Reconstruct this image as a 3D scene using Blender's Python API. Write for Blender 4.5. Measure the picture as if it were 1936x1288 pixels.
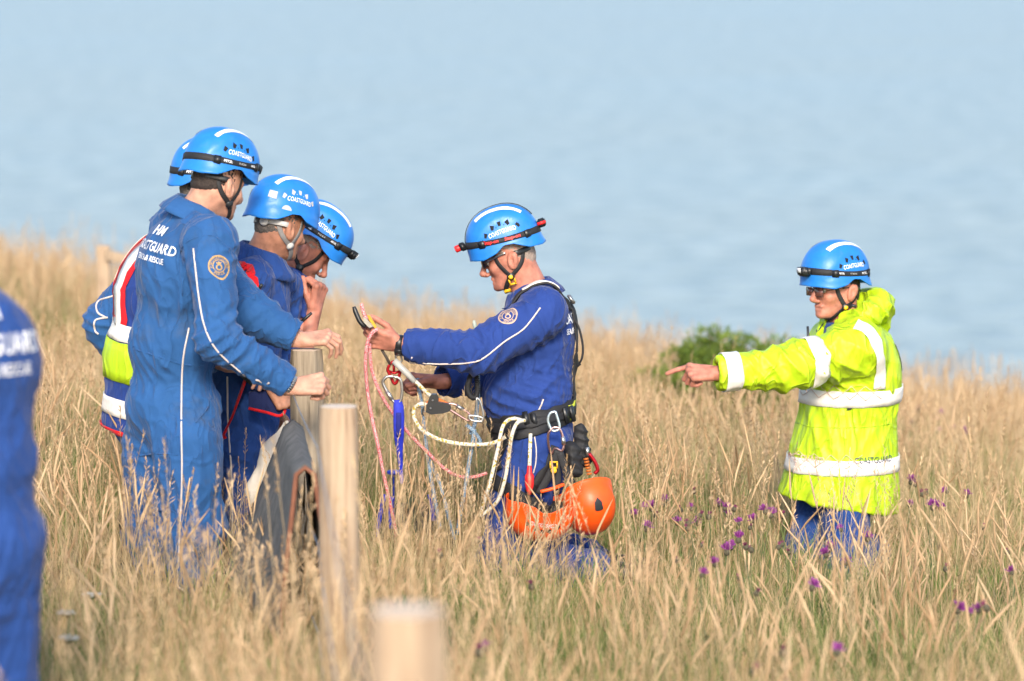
import bpy, bmesh, math, random
import numpy as np
from mathutils import Vector, Matrix
from mathutils.bvhtree import BVHTree

for o in list(bpy.data.objects):
    bpy.data.objects.remove(o)
SC = bpy.context.scene
COL = SC.collection

# ------------------------------------------------------------------ camera
FPX = 7200.0                       # focal length in pixels of a 1936 wide picture
CAMZ = 2.5
HOR = -150.0                       # picture row of the level line
PITCH = math.atan((644 - HOR) / FPX)
cam_d = bpy.data.cameras.new('camera')
cam = bpy.data.objects.new('camera', cam_d)
COL.objects.link(cam)
cam.location = (0, 0, CAMZ)
cam.rotation_euler = (math.pi / 2 - PITCH, 0, 0)
cam_d.sensor_width = 36.0
cam_d.lens = FPX / 1936 * 36.0
cam_d.clip_start = 0.1
cam_d.clip_end = 20000
cam_d.dof.use_dof = True
cam_d.dof.focus_distance = 14.75
cam_d.dof.aperture_fstop = 2.4
SC.camera = cam

# ------------------------------------------------------------------ sky, sun, exposure
SUN_EL, SUN_AZ = math.radians(28), math.radians(1)   # azimuth seen from the scene, behind the camera and to the left
world = bpy.data.worlds.new('World')
SC.world = world
world.use_nodes = True
wn = world.node_tree
bg = wn.nodes['Background']
sky = wn.nodes.new('ShaderNodeTexSky')
sky.sky_type = 'NISHITA'
sky.sun_disc = False
sky.sun_elevation = SUN_EL
sky.sun_rotation = math.pi + SUN_AZ * -1.0
sky.dust_density = 1.6
sky.air_density = 1.0
sky.ozone_density = 2.0
wn.links.new(sky.outputs[0], bg.inputs[0])
bg.inputs[1].default_value = 0.15
sun_d = bpy.data.lights.new('sun', 'SUN')
sun_d.energy = 2.1
sun_d.angle = math.radians(11.0)
sun_d.color = (1.0, 0.89, 0.74)
sun = bpy.data.objects.new('sun', sun_d)
COL.objects.link(sun)
# vector from the scene towards the sun
SV = Vector((math.sin(SUN_AZ) * math.cos(SUN_EL), -math.cos(SUN_AZ) * math.cos(SUN_EL), math.sin(SUN_EL)))
sun.rotation_euler = SV.to_track_quat('Z', 'Y').to_euler()
sun.location = (-8, -10, 12)
vs = SC.view_settings
vs.view_transform = 'Standard'
vs.look = 'None'
vs.gamma = 1.0
vs.use_curve_mapping = False
vs.exposure = 1.16
SC.cycles.max_bounces = 4
SC.cycles.diffuse_bounces = 2
SC.cycles.glossy_bounces = 2
SC.cycles.transmission_bounces = 2
SC.cycles.transparent_max_bounces = 8

# ------------------------------------------------------------------ small vector helpers
def A(*v):
    return np.array(v if len(v) > 1 else v[0], float)

def unit(v):
    v = np.asarray(v, float)
    return v / (np.linalg.norm(v) + 1e-12)

_cp, _sp = math.cos(PITCH), math.sin(PITCH)
def P(px, py, y):
    """world point that stands at distance y (metres along the ground) under a picture position"""
    u, v = (px - 968) / FPX, (644 - py) / FPX
    d = A(u, _cp + v * _sp, -_sp + v * _cp)
    return A(0, 0, CAMZ) + d * (y / d[1])

def lerp(a, b, t):
    return np.asarray(a) * (1 - t) + np.asarray(b) * t

def spline(pts, n=8):
    """Catmull-Rom through the points"""
    p = [A(q) for q in pts]
    p = [2 * p[0] - p[1]] + p + [2 * p[-1] - p[-2]]
    out = []
    for i in range(1, len(p) - 2):
        for t in np.linspace(0, 1, n, endpoint=False):
            a, b, c, d = p[i - 1:i + 3]
            out.append(.5 * (2 * b + (c - a) * t + (2 * a - 5 * b + 4 * c - d) * t * t + (3 * b - a - 3 * c + d) * t ** 3))
    out.append(p[-2])
    return np.array(out)

_nr = np.random.RandomState(5)
_nk = _nr.randn(14, 3); _nph = _nr.rand(14) * 6.283
def snoise(V, f=1.0, seed=0, n=7):
    """soft random field, about -1..1"""
    r = np.random.RandomState(seed + 17)
    k = r.randn(n, 3); ph = r.rand(n) * 6.283
    return np.sin((V * f).astype(np.float32) @ k.T.astype(np.float32) + ph.astype(np.float32)).sum(1) / math.sqrt(n) / 1.1

# ------------------------------------------------------------------ objects
def build_mesh(name, V, F, mat=None, smooth=True, mi=None):
    me = bpy.data.meshes.new(name)
    V = np.asarray(V, np.float32)
    if isinstance(F, np.ndarray):
        k = F.shape[1]
        me.vertices.add(len(V)); me.vertices.foreach_set('co', V.ravel())
        me.loops.add(F.size); me.loops.foreach_set('vertex_index', F.ravel().astype(np.int32))
        me.polygons.add(len(F))
        me.polygons.foreach_set('loop_start', np.arange(0, F.size, k, dtype=np.int32))
        me.polygons.foreach_set('loop_total', np.full(len(F), k, np.int32))
        me.update(calc_edges=True)
    else:
        me.from_pydata(V.tolist(), [], F)
        me.update()
    if mat is not None:
        for m in (mat if isinstance(mat, (list, tuple)) else [mat]):
            me.materials.append(m)
    if mi is not None:
        me.polygons.foreach_set('material_index', np.asarray(mi, np.int32))
    if len(me.polygons):
        me.polygons.foreach_set('use_smooth', np.full(len(me.polygons), bool(smooth)))
    return me

def origin_of(parent):
    o = A(0, 0, 0)
    while parent is not None:
        o = o + np.array(parent.location); parent = parent.parent
    return o

def put(name, V, F, mat, parent=None, smooth=True, loc=None, mi=None):
    """one mesh object from world coordinates; a top-level mesh gets its origin at its base"""
    V = np.asarray(V, float)
    if parent is not None:
        o = bpy.data.objects.new(name, build_mesh(name, V - origin_of(parent), F, mat, smooth, mi))
        o.parent = parent
    else:
        if loc is None:
            loc = A(V[:, 0].mean(), V[:, 1].mean(), V[:, 2].min())
        o = bpy.data.objects.new(name, build_mesh(name, V - A(loc), F, mat, smooth, mi))
        o.location = tuple(loc)
    COL.objects.link(o)
    return o

def tag(o, label=None, cat=None, group=None, kind=None):
    if label: o['label'] = label
    if cat: o['category'] = cat
    if group: o['group'] = group
    if kind: o['kind'] = kind
    return o

def thing(name, label, cat, loc, group=None):
    o = bpy.data.objects.new(name, None)
    o.empty_display_size = .1
    o.location = tuple(loc)
    COL.objects.link(o)
    return tag(o, label, cat, group)

class MB:
    """collects shapes into one mesh"""
    def __init__(s): s.V = []; s.F = []; s.n = 0
    def add(s, V, F):
        V = np.asarray(V, float)
        s.V.append(V); s.F += [tuple(int(i) + s.n for i in f) for f in F]; s.n += len(V)
        return s
    def tube(s, pts, r, n=8, cap=True):
        V, F = tube(pts, r, n, cap); return s.add(V, F)
    def box(s, c, X, Y, Z, bev=0.0):
        V, F = box(c, X, Y, Z, bev); return s.add(V, F)
    def out(s): return np.concatenate(s.V), s.F
    def put(s, name, mat, parent=None, smooth=True, loc=None):
        V, F = s.out(); return put(name, V, F, mat, parent, smooth, loc)

def frames(pts):
    pts = np.asarray(pts, float)
    T = np.gradient(pts, axis=0)
    T /= np.linalg.norm(T, axis=1)[:, None] + 1e-12
    n = np.cross(T[0], [0, 0, 1.0])
    if np.linalg.norm(n) < 1e-3: n = np.cross(T[0], [1.0, 0, 0])
    n = unit(n); N = [n]
    for i in range(1, len(pts)):
        n = n - T[i] * (n @ T[i]); n = unit(n); N.append(n)
    N = np.array(N)
    return T, N, np.cross(T, N)

def tube(pts, r, n=8, cap=True):
    pts = np.asarray(pts, float)
    T, N, B = frames(pts)
    r = np.broadcast_to(np.asarray(r, float), (len(pts),))
    a = np.linspace(0, 2 * math.pi, n, endpoint=False)
    V = pts[:, None] + r[:, None, None] * (np.cos(a)[None, :, None] * N[:, None] + np.sin(a)[None, :, None] * B[:, None])
    m = len(pts)
    F = [(i * n + j, i * n + (j + 1) % n, (i + 1) * n + (j + 1) % n, (i + 1) * n + j) for i in range(m - 1) for j in range(n)]
    V = V.reshape(-1, 3)
    if cap:
        F.append(tuple(range(n - 1, -1, -1))); F.append(tuple((m - 1) * n + j for j in range(n)))
    return V, F

def ribbon(pts, nor, w, t):
    """flat strap along pts, face normals nor, width w, thickness t (rounded box section)"""
    pts = np.asarray(pts, float); nor = np.asarray(nor, float)
    T, _, _ = frames(pts)
    nor = nor - T * (nor * T).sum(1)[:, None]
    nor /= np.linalg.norm(nor, axis=1)[:, None] + 1e-9
    S = np.cross(T, nor)
    w = np.broadcast_to(np.asarray(w, float), (len(pts),))[:, None]
    sec = [(-.5, 0), (-.42, .5), (.42, .5), (.5, 0), (.42, -.5), (-.42, -.5)]
    V = np.stack([pts + S * w * a + nor * t * b for a, b in sec], 1).reshape(-1, 3)
    n, m = 6, len(pts)
    F = [(i * n + j, i * n + (j + 1) % n, (i + 1) * n + (j + 1) % n, (i + 1) * n + j) for i in range(m - 1) for j in range(n)]
    F.append(tuple(range(n - 1, -1, -1))); F.append(tuple((m - 1) * n + j for j in range(n)))
    return V, F

def box(c, X, Y, Z, bev=0.0):
    """box with half-axis vectors X, Y, Z; bev = bevel as a share of each half axis"""
    c, X, Y, Z = A(c), A(X), A(Y), A(Z)
    if bev <= 0:
        V = [c + sx * X + sy * Y + sz * Z for sz in (-1, 1) for sy in (-1, 1) for sx in (-1, 1)]
        F = [(0, 2, 3, 1), (4, 5, 7, 6), (0, 1, 5, 4), (2, 6, 7, 3), (0, 4, 6, 2), (1, 3, 7, 5)]
        return np.array(V), F
    lx, ly, lz = np.linalg.norm(X), np.linalg.norm(Y), np.linalg.norm(Z)
    b = bev * min(lx, ly, lz)
    bm = bmesh.new()
    bmesh.ops.create_cube(bm, size=2.0)
    for v in bm.verts: v.co = Vector((v.co.x * lx, v.co.y * ly, v.co.z * lz))
    bmesh.ops.bevel(bm, geom=bm.edges[:], offset=b, segments=2, affect='EDGES')
    R = np.array([unit(X), unit(Y), unit(Z)])
    V = np.array([v.co[:] for v in bm.verts]) @ R + c
    bm.verts.index_update()
    F = [tuple(v.index for v in f.verts) for f in bm.faces]
    bm.free()
    return V, F

def lathe(prof, c, axis=(0, 0, 1), n=20, sx=1.0):
    """surface of revolution; prof = [(r, z)...]"""
    ax = unit(axis); u = unit(np.cross(ax, [0.31, .95, .1])); v = np.cross(ax, u)
    a = np.linspace(0, 2 * math.pi, n, endpoint=False)
    V = [A(c) + ax * z + r * (math.cos(t) * u * sx + math.sin(t) * v) for r, z in prof for t in a]
    m = len(prof)
    F = [(i * n + j, i * n + (j + 1) % n, (i + 1) * n + (j + 1) % n, (i + 1) * n + j) for i in range(m - 1) for j in range(n)]
    F.append(tuple(range(n - 1, -1, -1))); F.append(tuple((m - 1) * n + j for j in range(n)))
    return np.array(V), F

# ------------------------------------------------------------------ materials
MATS = {}
def M(name, col, rough=.6, var=.12, scale=25., bump=0., bscale=200., metal=0., sheen=0., sss=0., spec=.5, col2=None,
      dirt=None, dscale=6., coat=0., wave=None, crease=0., cscale=7.):
    if name in MATS: return MATS[name]
    m = bpy.data.materials.new(name); m.use_nodes = True
    nt = m.node_tree; N = nt.nodes; L = nt.links
    b = N['Principled BSDF']
    b.inputs['Roughness'].default_value = rough
    b.inputs['Metallic'].default_value = metal
    b.inputs['Specular IOR Level'].default_value = spec
    if sheen: b.inputs['Sheen Weight'].default_value = sheen; b.inputs['Sheen Roughness'].default_value = .4
    if coat: b.inputs['Coat Weight'].default_value = coat; b.inputs['Coat Roughness'].default_value = .12
    if sss:
        b.inputs['Subsurface Weight'].default_value = sss
        b.inputs['Subsurface Radius'].default_value = (.012, .005, .003)
        b.inputs['Subsurface Scale'].default_value = .6
    tc = N.new('ShaderNodeTexCoord')
    nz = N.new('ShaderNodeTexNoise'); nz.inputs['Scale'].default_value = scale; nz.inputs['Detail'].default_value = 4
    L.new(tc.outputs['Object'], nz.inputs['Vector'])
    rp = N.new('ShaderNodeValToRGB')
    c = A(col)
    c2 = A(col2) if col2 is not None else np.clip(c * (1 + var), 0, 1)
    c1 = c if col2 is not None else c * (1 - var)
    rp.color_ramp.elements[0].position = .3; rp.color_ramp.elements[1].position = .7
    rp.color_ramp.elements[0].color = (*c1, 1); rp.color_ramp.elements[1].color = (*c2, 1)
    L.new(nz.outputs['Fac'], rp.inputs['Fac'])
    cout = rp.outputs['Color']
    if wave is not None:                       # woven flecks: (colour, scale, amount)
        wc, wsc, wth = wave
        w = N.new('ShaderNodeTexVoronoi'); w.inputs['Scale'].default_value = wsc
        L.new(tc.outputs['Object'], w.inputs['Vector'])
        sx = N.new('ShaderNodeSeparateColor'); L.new(w.outputs['Color'], sx.inputs[0])
        gt = N.new('ShaderNodeMath'); gt.operation = 'LESS_THAN'; gt.inputs[1].default_value = wth
        L.new(sx.outputs[0], gt.inputs[0])
        mx = N.new('ShaderNodeMix'); mx.data_type = 'RGBA'
        L.new(gt.outputs[0], mx.inputs['Factor']); L.new(cout, mx.inputs['A']); mx.inputs['B'].default_value = (*wc, 1)
        cout = mx.outputs['Result']
    if dirt is not None:
        n2 = N.new('ShaderNodeTexNoise'); n2.inputs['Scale'].default_value = dscale; n2.inputs['Detail'].default_value = 6
        n2.inputs['Roughness'].default_value = .65
        L.new(tc.outputs['Object'], n2.inputs['Vector'])
        r2 = N.new('ShaderNodeValToRGB')
        r2.color_ramp.elements[0].position = .57; r2.color_ramp.elements[1].position = .74
        r2.color_ramp.elements[0].color = (0, 0, 0, 1); r2.color_ramp.elements[1].color = (.6, .6, .6, 1)
        L.new(n2.outputs['Fac'], r2.inputs['Fac'])
        mx = N.new('ShaderNodeMix'); mx.data_type = 'RGBA'
        L.new(r2.outputs['Color'], mx.inputs['Factor']); L.new(cout, mx.inputs['A']); mx.inputs['B'].default_value = (*dirt, 1)
        cout = mx.outputs['Result']
    L.new(cout, b.inputs['Base Color'])
    if bump:
        nb = N.new('ShaderNodeTexNoise'); nb.inputs['Scale'].default_value = bscale; nb.inputs['Detail'].default_value = 3
        L.new(tc.outputs['Object'], nb.inputs['Vector'])
        bp = N.new('ShaderNodeBump'); bp.inputs['Strength'].default_value = 1.0; bp.inputs['Distance'].default_value = bump
        if crease:                              # soft pulled creases of worn cloth
            mp = N.new('ShaderNodeMapping'); mp.inputs['Scale'].default_value = (1.2, 1.2, .55); mp.inputs['Rotation'].default_value = (.3, .35, 0)
            n3 = N.new('ShaderNodeTexNoise'); n3.inputs['Scale'].default_value = cscale; n3.inputs['Detail'].default_value = 2.5; n3.inputs['Distortion'].default_value = 1.1
            L.new(tc.outputs['Object'], mp.inputs[0]); L.new(mp.outputs[0], n3.inputs['Vector'])
            ab = N.new('ShaderNodeMath'); ab.operation = 'SUBTRACT'; ab.inputs[1].default_value = .5; L.new(n3.outputs['Fac'], ab.inputs[0])
            a2 = N.new('ShaderNodeMath'); a2.operation = 'ABSOLUTE'; L.new(ab.outputs[0], a2.inputs[0])
            a3 = N.new('ShaderNodeMath'); a3.operation = 'POWER'; a3.inputs[1].default_value = .6; L.new(a2.outputs[0], a3.inputs[0])
            b0 = N.new('ShaderNodeBump'); b0.invert = True; b0.inputs['Strength'].default_value = .8; b0.inputs['Distance'].default_value = crease
            L.new(a3.outputs[0], b0.inputs['Height']); L.new(b0.outputs['Normal'], bp.inputs['Normal'])
        L.new(nb.outputs['Fac'], bp.inputs['Height']); L.new(bp.outputs['Normal'], b.inputs['Normal'])
    MATS[name] = m
    return m

# ------------------------------------------------------------------ signed distance modelling
def vlen(x):
    return np.sqrt(np.einsum('...i,...i->...', x, x))

def smin(a, b, k):
    h = np.clip(.5 + .5 * (b - a) / k, 0, 1)
    return b + (a - b) * h - k * h * (1 - h)

class Sdf:
    def __init__(s): s.p = []; s.s = []
    # --- adders (k = blend width)
    def cap(s, a, b, ra, rb, k=.03, flat=None, sub=False):
        (s.s if sub else s.p).append(('cap', A(a), A(b), ra, rb, k, flat)); return s
    def ell(s, c, r, R=None, k=.03, sub=False):
        (s.s if sub else s.p).append(('ell', A(c), A(r), np.eye(3) if R is None else np.asarray(R), 0, k, None)); return s
    def cyl(s, a, b, r, k=.004, sub=True):
        (s.s if sub else s.p).append(('cyl', A(a), A(b), r, r, k, None)); return s
    def box(s, c, h, R=None, rnd=.005, k=.004, sub=True):
        (s.s if sub else s.p).append(('box', A(c), A(h), np.eye(3) if R is None else np.asarray(R), rnd, k, None)); return s
    @staticmethod
    def dist(q, X):
        t = q[0]
        q = tuple(v.astype(X.dtype) if isinstance(v, np.ndarray) else v for v in q)
        if t == 'cap':
            _, a, b, ra, rb, k, flat = q
            pa = X - a; ba = b - a
            if flat is not None:
                n, f = flat
                ax = unit(n)
                comp = pa @ ax
                pa = pa + np.multiply.outer(comp * (1 / f - 1), ax)
                # keep the segment consistent
                ba = ba + ax * ((ba @ ax) * (1 / f - 1))
            h = np.clip((pa @ ba) / max(ba @ ba, 1e-12), 0, 1)
            d = vlen(pa - h[..., None] * ba) - (ra + (rb - ra) * h)
            return d * (min(flat[1], 1) if flat is not None else 1)
        if t == 'ell':
            _, c, r, R, _, k, _ = q
            y = (X - c) @ R.T
            y = y / r; k0 = vlen(y); k1 = vlen(y / r)
            return k0 * (k0 - 1) / (k1 + 1e-9)
        if t == 'cyl':
            _, a, b, r, _, k, _ = q
            L = np.linalg.norm(b - a); u = (b - a) / L
            pa = X - a; h = pa @ u
            rad = np.sqrt(np.maximum((pa * pa).sum(-1) - h * h, 0)) - r
            ax = np.abs(h - L / 2) - L / 2
            return np.minimum(np.maximum(rad, ax), 0) + np.sqrt(np.maximum(rad, 0) ** 2 + np.maximum(ax, 0) ** 2)
        if t == 'box':
            _, c, hh, R, rnd, k, _ = q
            y = np.abs((X - c) @ R.T) - (hh - rnd)
            return vlen(np.maximum(y, 0)) + np.minimum(y.max(-1), 0) - rnd
    @staticmethod
    def bound(q):
        if q[0] in ('cap', 'cyl'):
            r = max(q[3], q[4]); return np.minimum(q[1], q[2]) - r, np.maximum(q[1], q[2]) + r
        r = max(q[2]) * 1.75 if q[0] == 'box' else max(q[2])
        return q[1] - r, q[1] + r
    def mesh(s, h, lo=None, hi=None):
        B = 8; S = B * h
        if lo is None:
            bs = [s.bound(q) for q in s.p]
            lo = np.min([b[0] for b in bs], 0) - .03; hi = np.max([b[1] for b in bs], 0) + .03
        lo = A(lo); hi = A(hi)
        nb = np.maximum(np.ceil((hi - lo) / S).astype(int), 1)
        g = np.stack(np.meshgrid(*[np.arange(k) for k in nb], indexing='ij'), -1).reshape(-1, 3)
        C = lo + (g + .5) * S
        pd = np.stack([s.dist(q, C) for q in s.p], 1)
        dc = pd.min(1)
        rad = S * .87
        kmax = max(q[5] for q in s.p)
        keep = np.abs(dc) < rad * 1.15 + kmax * .3 + .006
        # blocks that a cut may reach
        for q in s.s:
            keep |= (np.abs(s.dist(q, C)) < rad * 1.5) & (dc < rad * 1.5)
        D = np.empty(tuple(nb * B + 1), np.float32)
        sg = np.where(dc < 0, -1., 1.).astype(np.float32)
        for q in s.s: sg = np.where(s.dist(q, C) < 0, 1., sg).astype(np.float32)
        sg = sg.reshape(tuple(nb))
        big = sg
        for ax in range(3): big = np.repeat(big, B, axis=ax)
        D[:-1, :-1, :-1] = big
        D[-1] = 1; D[:, -1] = 1; D[:, :, -1] = 1
        gi = g[keep]; Ck = C[keep]; pdk = pd[keep]; dck = dc[keep]
        off = np.stack(np.meshgrid(*[np.arange(B + 1)] * 3, indexing='ij'), -1).reshape(-1, 3)
        X = (lo + (gi[:, None] * B + off[None]) * h).astype(np.float32)
        d = np.full(X.shape[:2], 9.0, np.float32)
        for i, q in enumerate(s.p):
            rel = pdk[:, i] < dck + 2.0 * rad + q[5]
            if rel.any():
                d[rel] = smin(d[rel], s.dist(q, X[rel]), q[5])
        for q in s.s:
            rel = s.dist(q, Ck) < rad * 1.6 + q[5]
            if rel.any():
                d[rel] = -smin(-d[rel], s.dist(q, X[rel]), q[5])
        idx = gi[:, None] * B + off[None]
        D[idx[..., 0], idx[..., 1], idx[..., 2]] = d
        return surface_nets(D, lo, h)

def surface_nets(D, lo, h):
    ins = D < 0
    n = np.array(D.shape)
    cnt = np.zeros(tuple(n - 1), np.int8)
    for i in (0, 1):
        for j in (0, 1):
            for k in (0, 1):
                cnt += ins[i:n[0] - 1 + i, j:n[1] - 1 + j, k:n[2] - 1 + k]
    act = (cnt > 0) & (cnt < 8)
    ci = np.argwhere(act)
    vid = np.full(act.shape, -1, np.int64); vid[act] = np.arange(len(ci))
    acc = np.zeros((len(ci), 3)); num = np.zeros(len(ci))
    cor = [(i, j, k) for i in (0, 1) for j in (0, 1) for k in (0, 1)]
    val = {c: D[ci[:, 0] + c[0], ci[:, 1] + c[1], ci[:, 2] + c[2]] for c in cor}
    for c in cor:
        for ax in range(3):
            if c[ax] == 0:
                e = list(c); e[ax] = 1; e = tuple(e)
                a, b = val[c], val[e]
                x = (a < 0) != (b < 0)
                t = np.where(x, a / (a - b + 1e-12 * (a == b)), 0)
                p = np.array(c, float)[None].repeat(len(ci), 0); p[:, ax] = t
                acc += p * x[:, None]; num += x
    V = lo + (ci + acc / np.maximum(num, 1)[:, None]) * h
    quads = []
    for ax in range(3):
        a0 = [slice(None)] * 3; a1 = [slice(None)] * 3
        a0[ax] = slice(0, -1); a1[ax] = slice(1, None)
        s0, s1 = ins[tuple(a0)], ins[tuple(a1)]
        e = np.argwhere(s0 != s1)
        u, v = (ax + 1) % 3, (ax + 2) % 3
        e = e[(e[:, u] > 0) & (e[:, v] > 0) & (e[:, u] < n[u] - 1) & (e[:, v] < n[v] - 1)]
        def cell(du, dv):
            q = e.copy(); q[:, u] += du; q[:, v] += dv
            return vid[q[:, 0], q[:, 1], q[:, 2]]
        Q = np.stack([cell(-1, -1), cell(0, -1), cell(0, 0), cell(-1, 0)], 1)
        inside0 = s0[e[:, 0], e[:, 1], e[:, 2]]
        Q[~inside0] = Q[~inside0][:, ::-1]
        quads.append(Q)
    F = np.concatenate(quads)
    F = F[(F >= 0).all(1)]
    return V, F

def normals(V, F):
    n = np.cross(V[F[:, 2]] - V[F[:, 0]], V[F[:, 3]] - V[F[:, 1]])
    N = np.zeros_like(V)
    for i in range(4): np.add.at(N, F[:, i], n)
    return N / (np.linalg.norm(N, axis=1)[:, None] + 1e-12)

def relax(V, F, it=1, lam=.5):
    e = np.concatenate([F[:, [0, 1]], F[:, [1, 2]], F[:, [2, 3]], F[:, [3, 0]]])
    for _ in range(it):
        S = np.zeros_like(V); c = np.zeros(len(V))
        np.add.at(S, e[:, 0], V[e[:, 1]]); np.add.at(S, e[:, 1], V[e[:, 0]])
        np.add.at(c, e[:, 0], 1); np.add.at(c, e[:, 1], 1)
        V = V + lam * (S / np.maximum(c, 1)[:, None] - V)
    return V

def bvh_of(V, F):
    return BVHTree.FromPolygons(V.tolist(), F.tolist() if isinstance(F, np.ndarray) else F)

def wrinkle(V, F, specs, seed=0, base=.004):
    """cloth folds: each spec = (centre, reach, axis across the folds, wavelength, depth)"""
    N = normals(V, F)
    W = V + .03 * np.stack([snoise(V, 9, seed + i) for i in range(3)], 1)
    d = base * (snoise(W * A(1, 1, .55), 14, seed + 4) + .4 * snoise(W * A(1, 1, .6), 33, seed + 7))
    r = 1 - np.abs(snoise(W * A(1, 1, .5) + .05 * snoise(V, 5, seed)[:, None], 17, seed + 12)) * 2.2
    d = d + base * 1.3 * np.clip(r, 0, 1) ** 2
    r = 1 - np.abs(snoise(W * A(1, 1, .55) + .04 * snoise(V, 8, seed + 2)[:, None], 30, seed + 19)) * 2.4
    d = d + base * .75 * np.clip(r, 0, 1) ** 1.5
    for i, (c, R, ax, lam, dep) in enumerate(specs):
        ax = unit(ax)
        q = V - A(c)
        g = np.exp(-(q * q).sum(1) / (R * R))
        ph = 2 * math.pi * ((q @ ax) / lam) + 1.7 * snoise(V, 7, seed + 31 + i) + 1.1 * snoise(V, 16, seed + 61 + i)
        f = 1 - np.abs(np.sin(ph * .5)) ** .75 * 1.55     # sharp ridges, wide troughs
        amp = np.clip(.6 + .6 * snoise(V, 9, seed + 91 + i), 0, 1.6)
        d = d + 1.35 * dep * g * f * amp
    return V + N * d[:, None]

# ------------------------------------------------------------------ decals: flat marks laid on a surface
def text_shape(s, size=1.0, bold=.0, spacing=1.0, shear=0.0):
    cu = bpy.data.curves.new('t', 'FONT'); cu.body = s; cu.size = size
    cu.align_x = 'CENTER'; cu.align_y = 'CENTER'; cu.offset = bold; cu.space_character = spacing
    cu.resolution_u = 3; cu.shear = shear
    ob = bpy.data.objects.new('t', cu)
    me = ob.to_mesh()
    V = np.array([v.co[:2] for v in me.vertices]).reshape(-1, 2)
    F = [tuple(p.vertices) for p in me.polygons]
    ob.to_mesh_clear()
    bpy.data.objects.remove(ob); bpy.data.curves.remove(cu)
    V = V - (V.max(0) + V.min(0)) / 2
    return V, F

def serif(V, F, h):
    return V, F

def lay(V2, F, o, X, Y, bvh, off=.002, reach=.12):
    """lay a flat shape on a surface by dropping it along the face normal of its plane"""
    X, Y = unit(X), unit(Y); n = unit(np.cross(X, Y)); o = A(o)
    out = []
    for x, y in V2:
        q = o + X * x + Y * y
        hit = bvh.ray_cast(Vector(q + n * reach), Vector(-n), reach * 2.5)
        if hit[0] is None: hit = bvh.find_nearest(Vector(q))
        out.append(np.array(hit[0]) + unit(np.array(hit[1]) + n) * off)
    return np.array(out), F

def strip2d(x0, x1, y0, y1, nx=12, ny=3):
    V = [(x0 + (x1 - x0) * i / nx, y0 + (y1 - y0) * j / ny) for j in range(ny + 1) for i in range(nx + 1)]
    F = [(j * (nx + 1) + i, j * (nx + 1) + i + 1, (j + 1) * (nx + 1) + i + 1, (j + 1) * (nx + 1) + i) for j in range(ny) for i in range(nx)]
    return np.array(V), F

def ring2d(r0, r1, n=36, sy=1.0):
    a = np.linspace(0, 2 * math.pi, n, endpoint=False)
    V = np.concatenate([np.stack([r0 * np.cos(a), r0 * np.sin(a) * sy], 1), np.stack([r1 * np.cos(a), r1 * np.sin(a) * sy], 1)])
    F = [(i, n + i, n + (i + 1) % n, (i + 1) % n) for i in range(n)]
    return V, F

def around(c, ax, u, bvh, zs, th, off=.003, r=.6):
    """grid wrapped round an axis: rays from outside towards the axis"""
    ax = unit(ax); u = unit(np.asarray(u) - ax * (np.asarray(u) @ ax)); v = np.cross(ax, u)
    V = []
    for z in zs:
        for t in th:
            d = math.cos(t) * u + math.sin(t) * v
            zz = z(t) if callable(z) else z
            q = A(c) + ax * zz
            hit = bvh.ray_cast(Vector(q + d * r), Vector(-d), r)
            p = np.array(hit[0]) + np.array(hit[1]) * off if hit[0] is not None else q + d * .05
            V.append(p)
    n, m = len(th), len(zs)
    F = [(j * n + i, j * n + i + 1, (j + 1) * n + i + 1, (j + 1) * n + i) for j in range(m - 1) for i in range(n - 1)]
    return np.array(V), F

def on_surface(pts, bvh, off=.002):
    out = []; nn = []
    for p in pts:
        hit = bvh.find_nearest(Vector(p))
        out.append(np.array(hit[0]) + np.array(hit[1]) * off); nn.append(np.array(hit[1]))
    return np.array(out), np.array(nn)

def pix(bvh, px, py, y, off=.002):
    """the point of a surface that is seen at a picture position, nearest to distance y"""
    o = A(0, 0, CAMZ); d = unit(P(px, py, 10.) - o)
    best = None; t0 = max(y - 1.6, 1.0)
    q = o + d * t0
    for _ in range(8):
        hit = bvh.ray_cast(Vector(q), Vector(d), 3.2)
        if hit[0] is None: break
        h = np.array(hit[0]); n = np.array(hit[1])
        if n @ d < .15 and (best is None or abs(h[1] - y) < abs(best[0][1] - y)): best = (h, n)
        q = h + d * .004
    if best is None:
        hit = bvh.find_nearest(Vector(P(px, py, y))); best = (np.array(hit[0]), np.array(hit[1]))
    return best[0] + best[1] * off, best[1]

def pix_path(bvh, pts, y, off=.002, n=10, sm=2):
    c = spline([A(a, b, 0) for a, b in pts], n)
    r = [pix(bvh, a, b, y, off) for a, b, _ in c]
    S = np.array([q[0] for q in r]); N = np.array([q[1] for q in r])
    for _ in range(sm):
        S[1:-1] = (S[:-2] + 2 * S[1:-1] + S[2:]) / 4; N[1:-1] = (N[:-2] + 2 * N[1:-1] + N[2:]) / 4
    return S, N

def face_on(V, F, toward):
    """turn the faces of an open sheet so that they look along 'toward'"""
    V = np.asarray(V)
    s = 0
    for f in F[:200]:
        a, b, c = V[f[0]], V[f[1]], V[f[2]]
        s += np.cross(b - a, c - a) @ A(toward)
    return [tuple(reversed(f)) for f in F] if s < 0 else F

def thick(V, F, t, N=None):
    """give an open sheet thickness t (behind it)"""
    me = bpy.data.meshes.new('x'); me.from_pydata(np.asarray(V).tolist(), [], F); me.update()
    bm = bmesh.new(); bm.from_mesh(me); bpy.data.meshes.remove(me)
    bmesh.ops.remove_doubles(bm, verts=bm.verts[:], dist=1e-6)
    bmesh.ops.recalc_face_normals(bm, faces=bm.faces[:])
    bmesh.ops.solidify(bm, geom=bm.faces[:], thickness=t)
    bm.verts.index_update()
    V = np.array([v.co[:] for v in bm.verts]); F = [tuple(v.index for v in f.verts) for f in bm.faces]
    bm.free()
    return V, F
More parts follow.
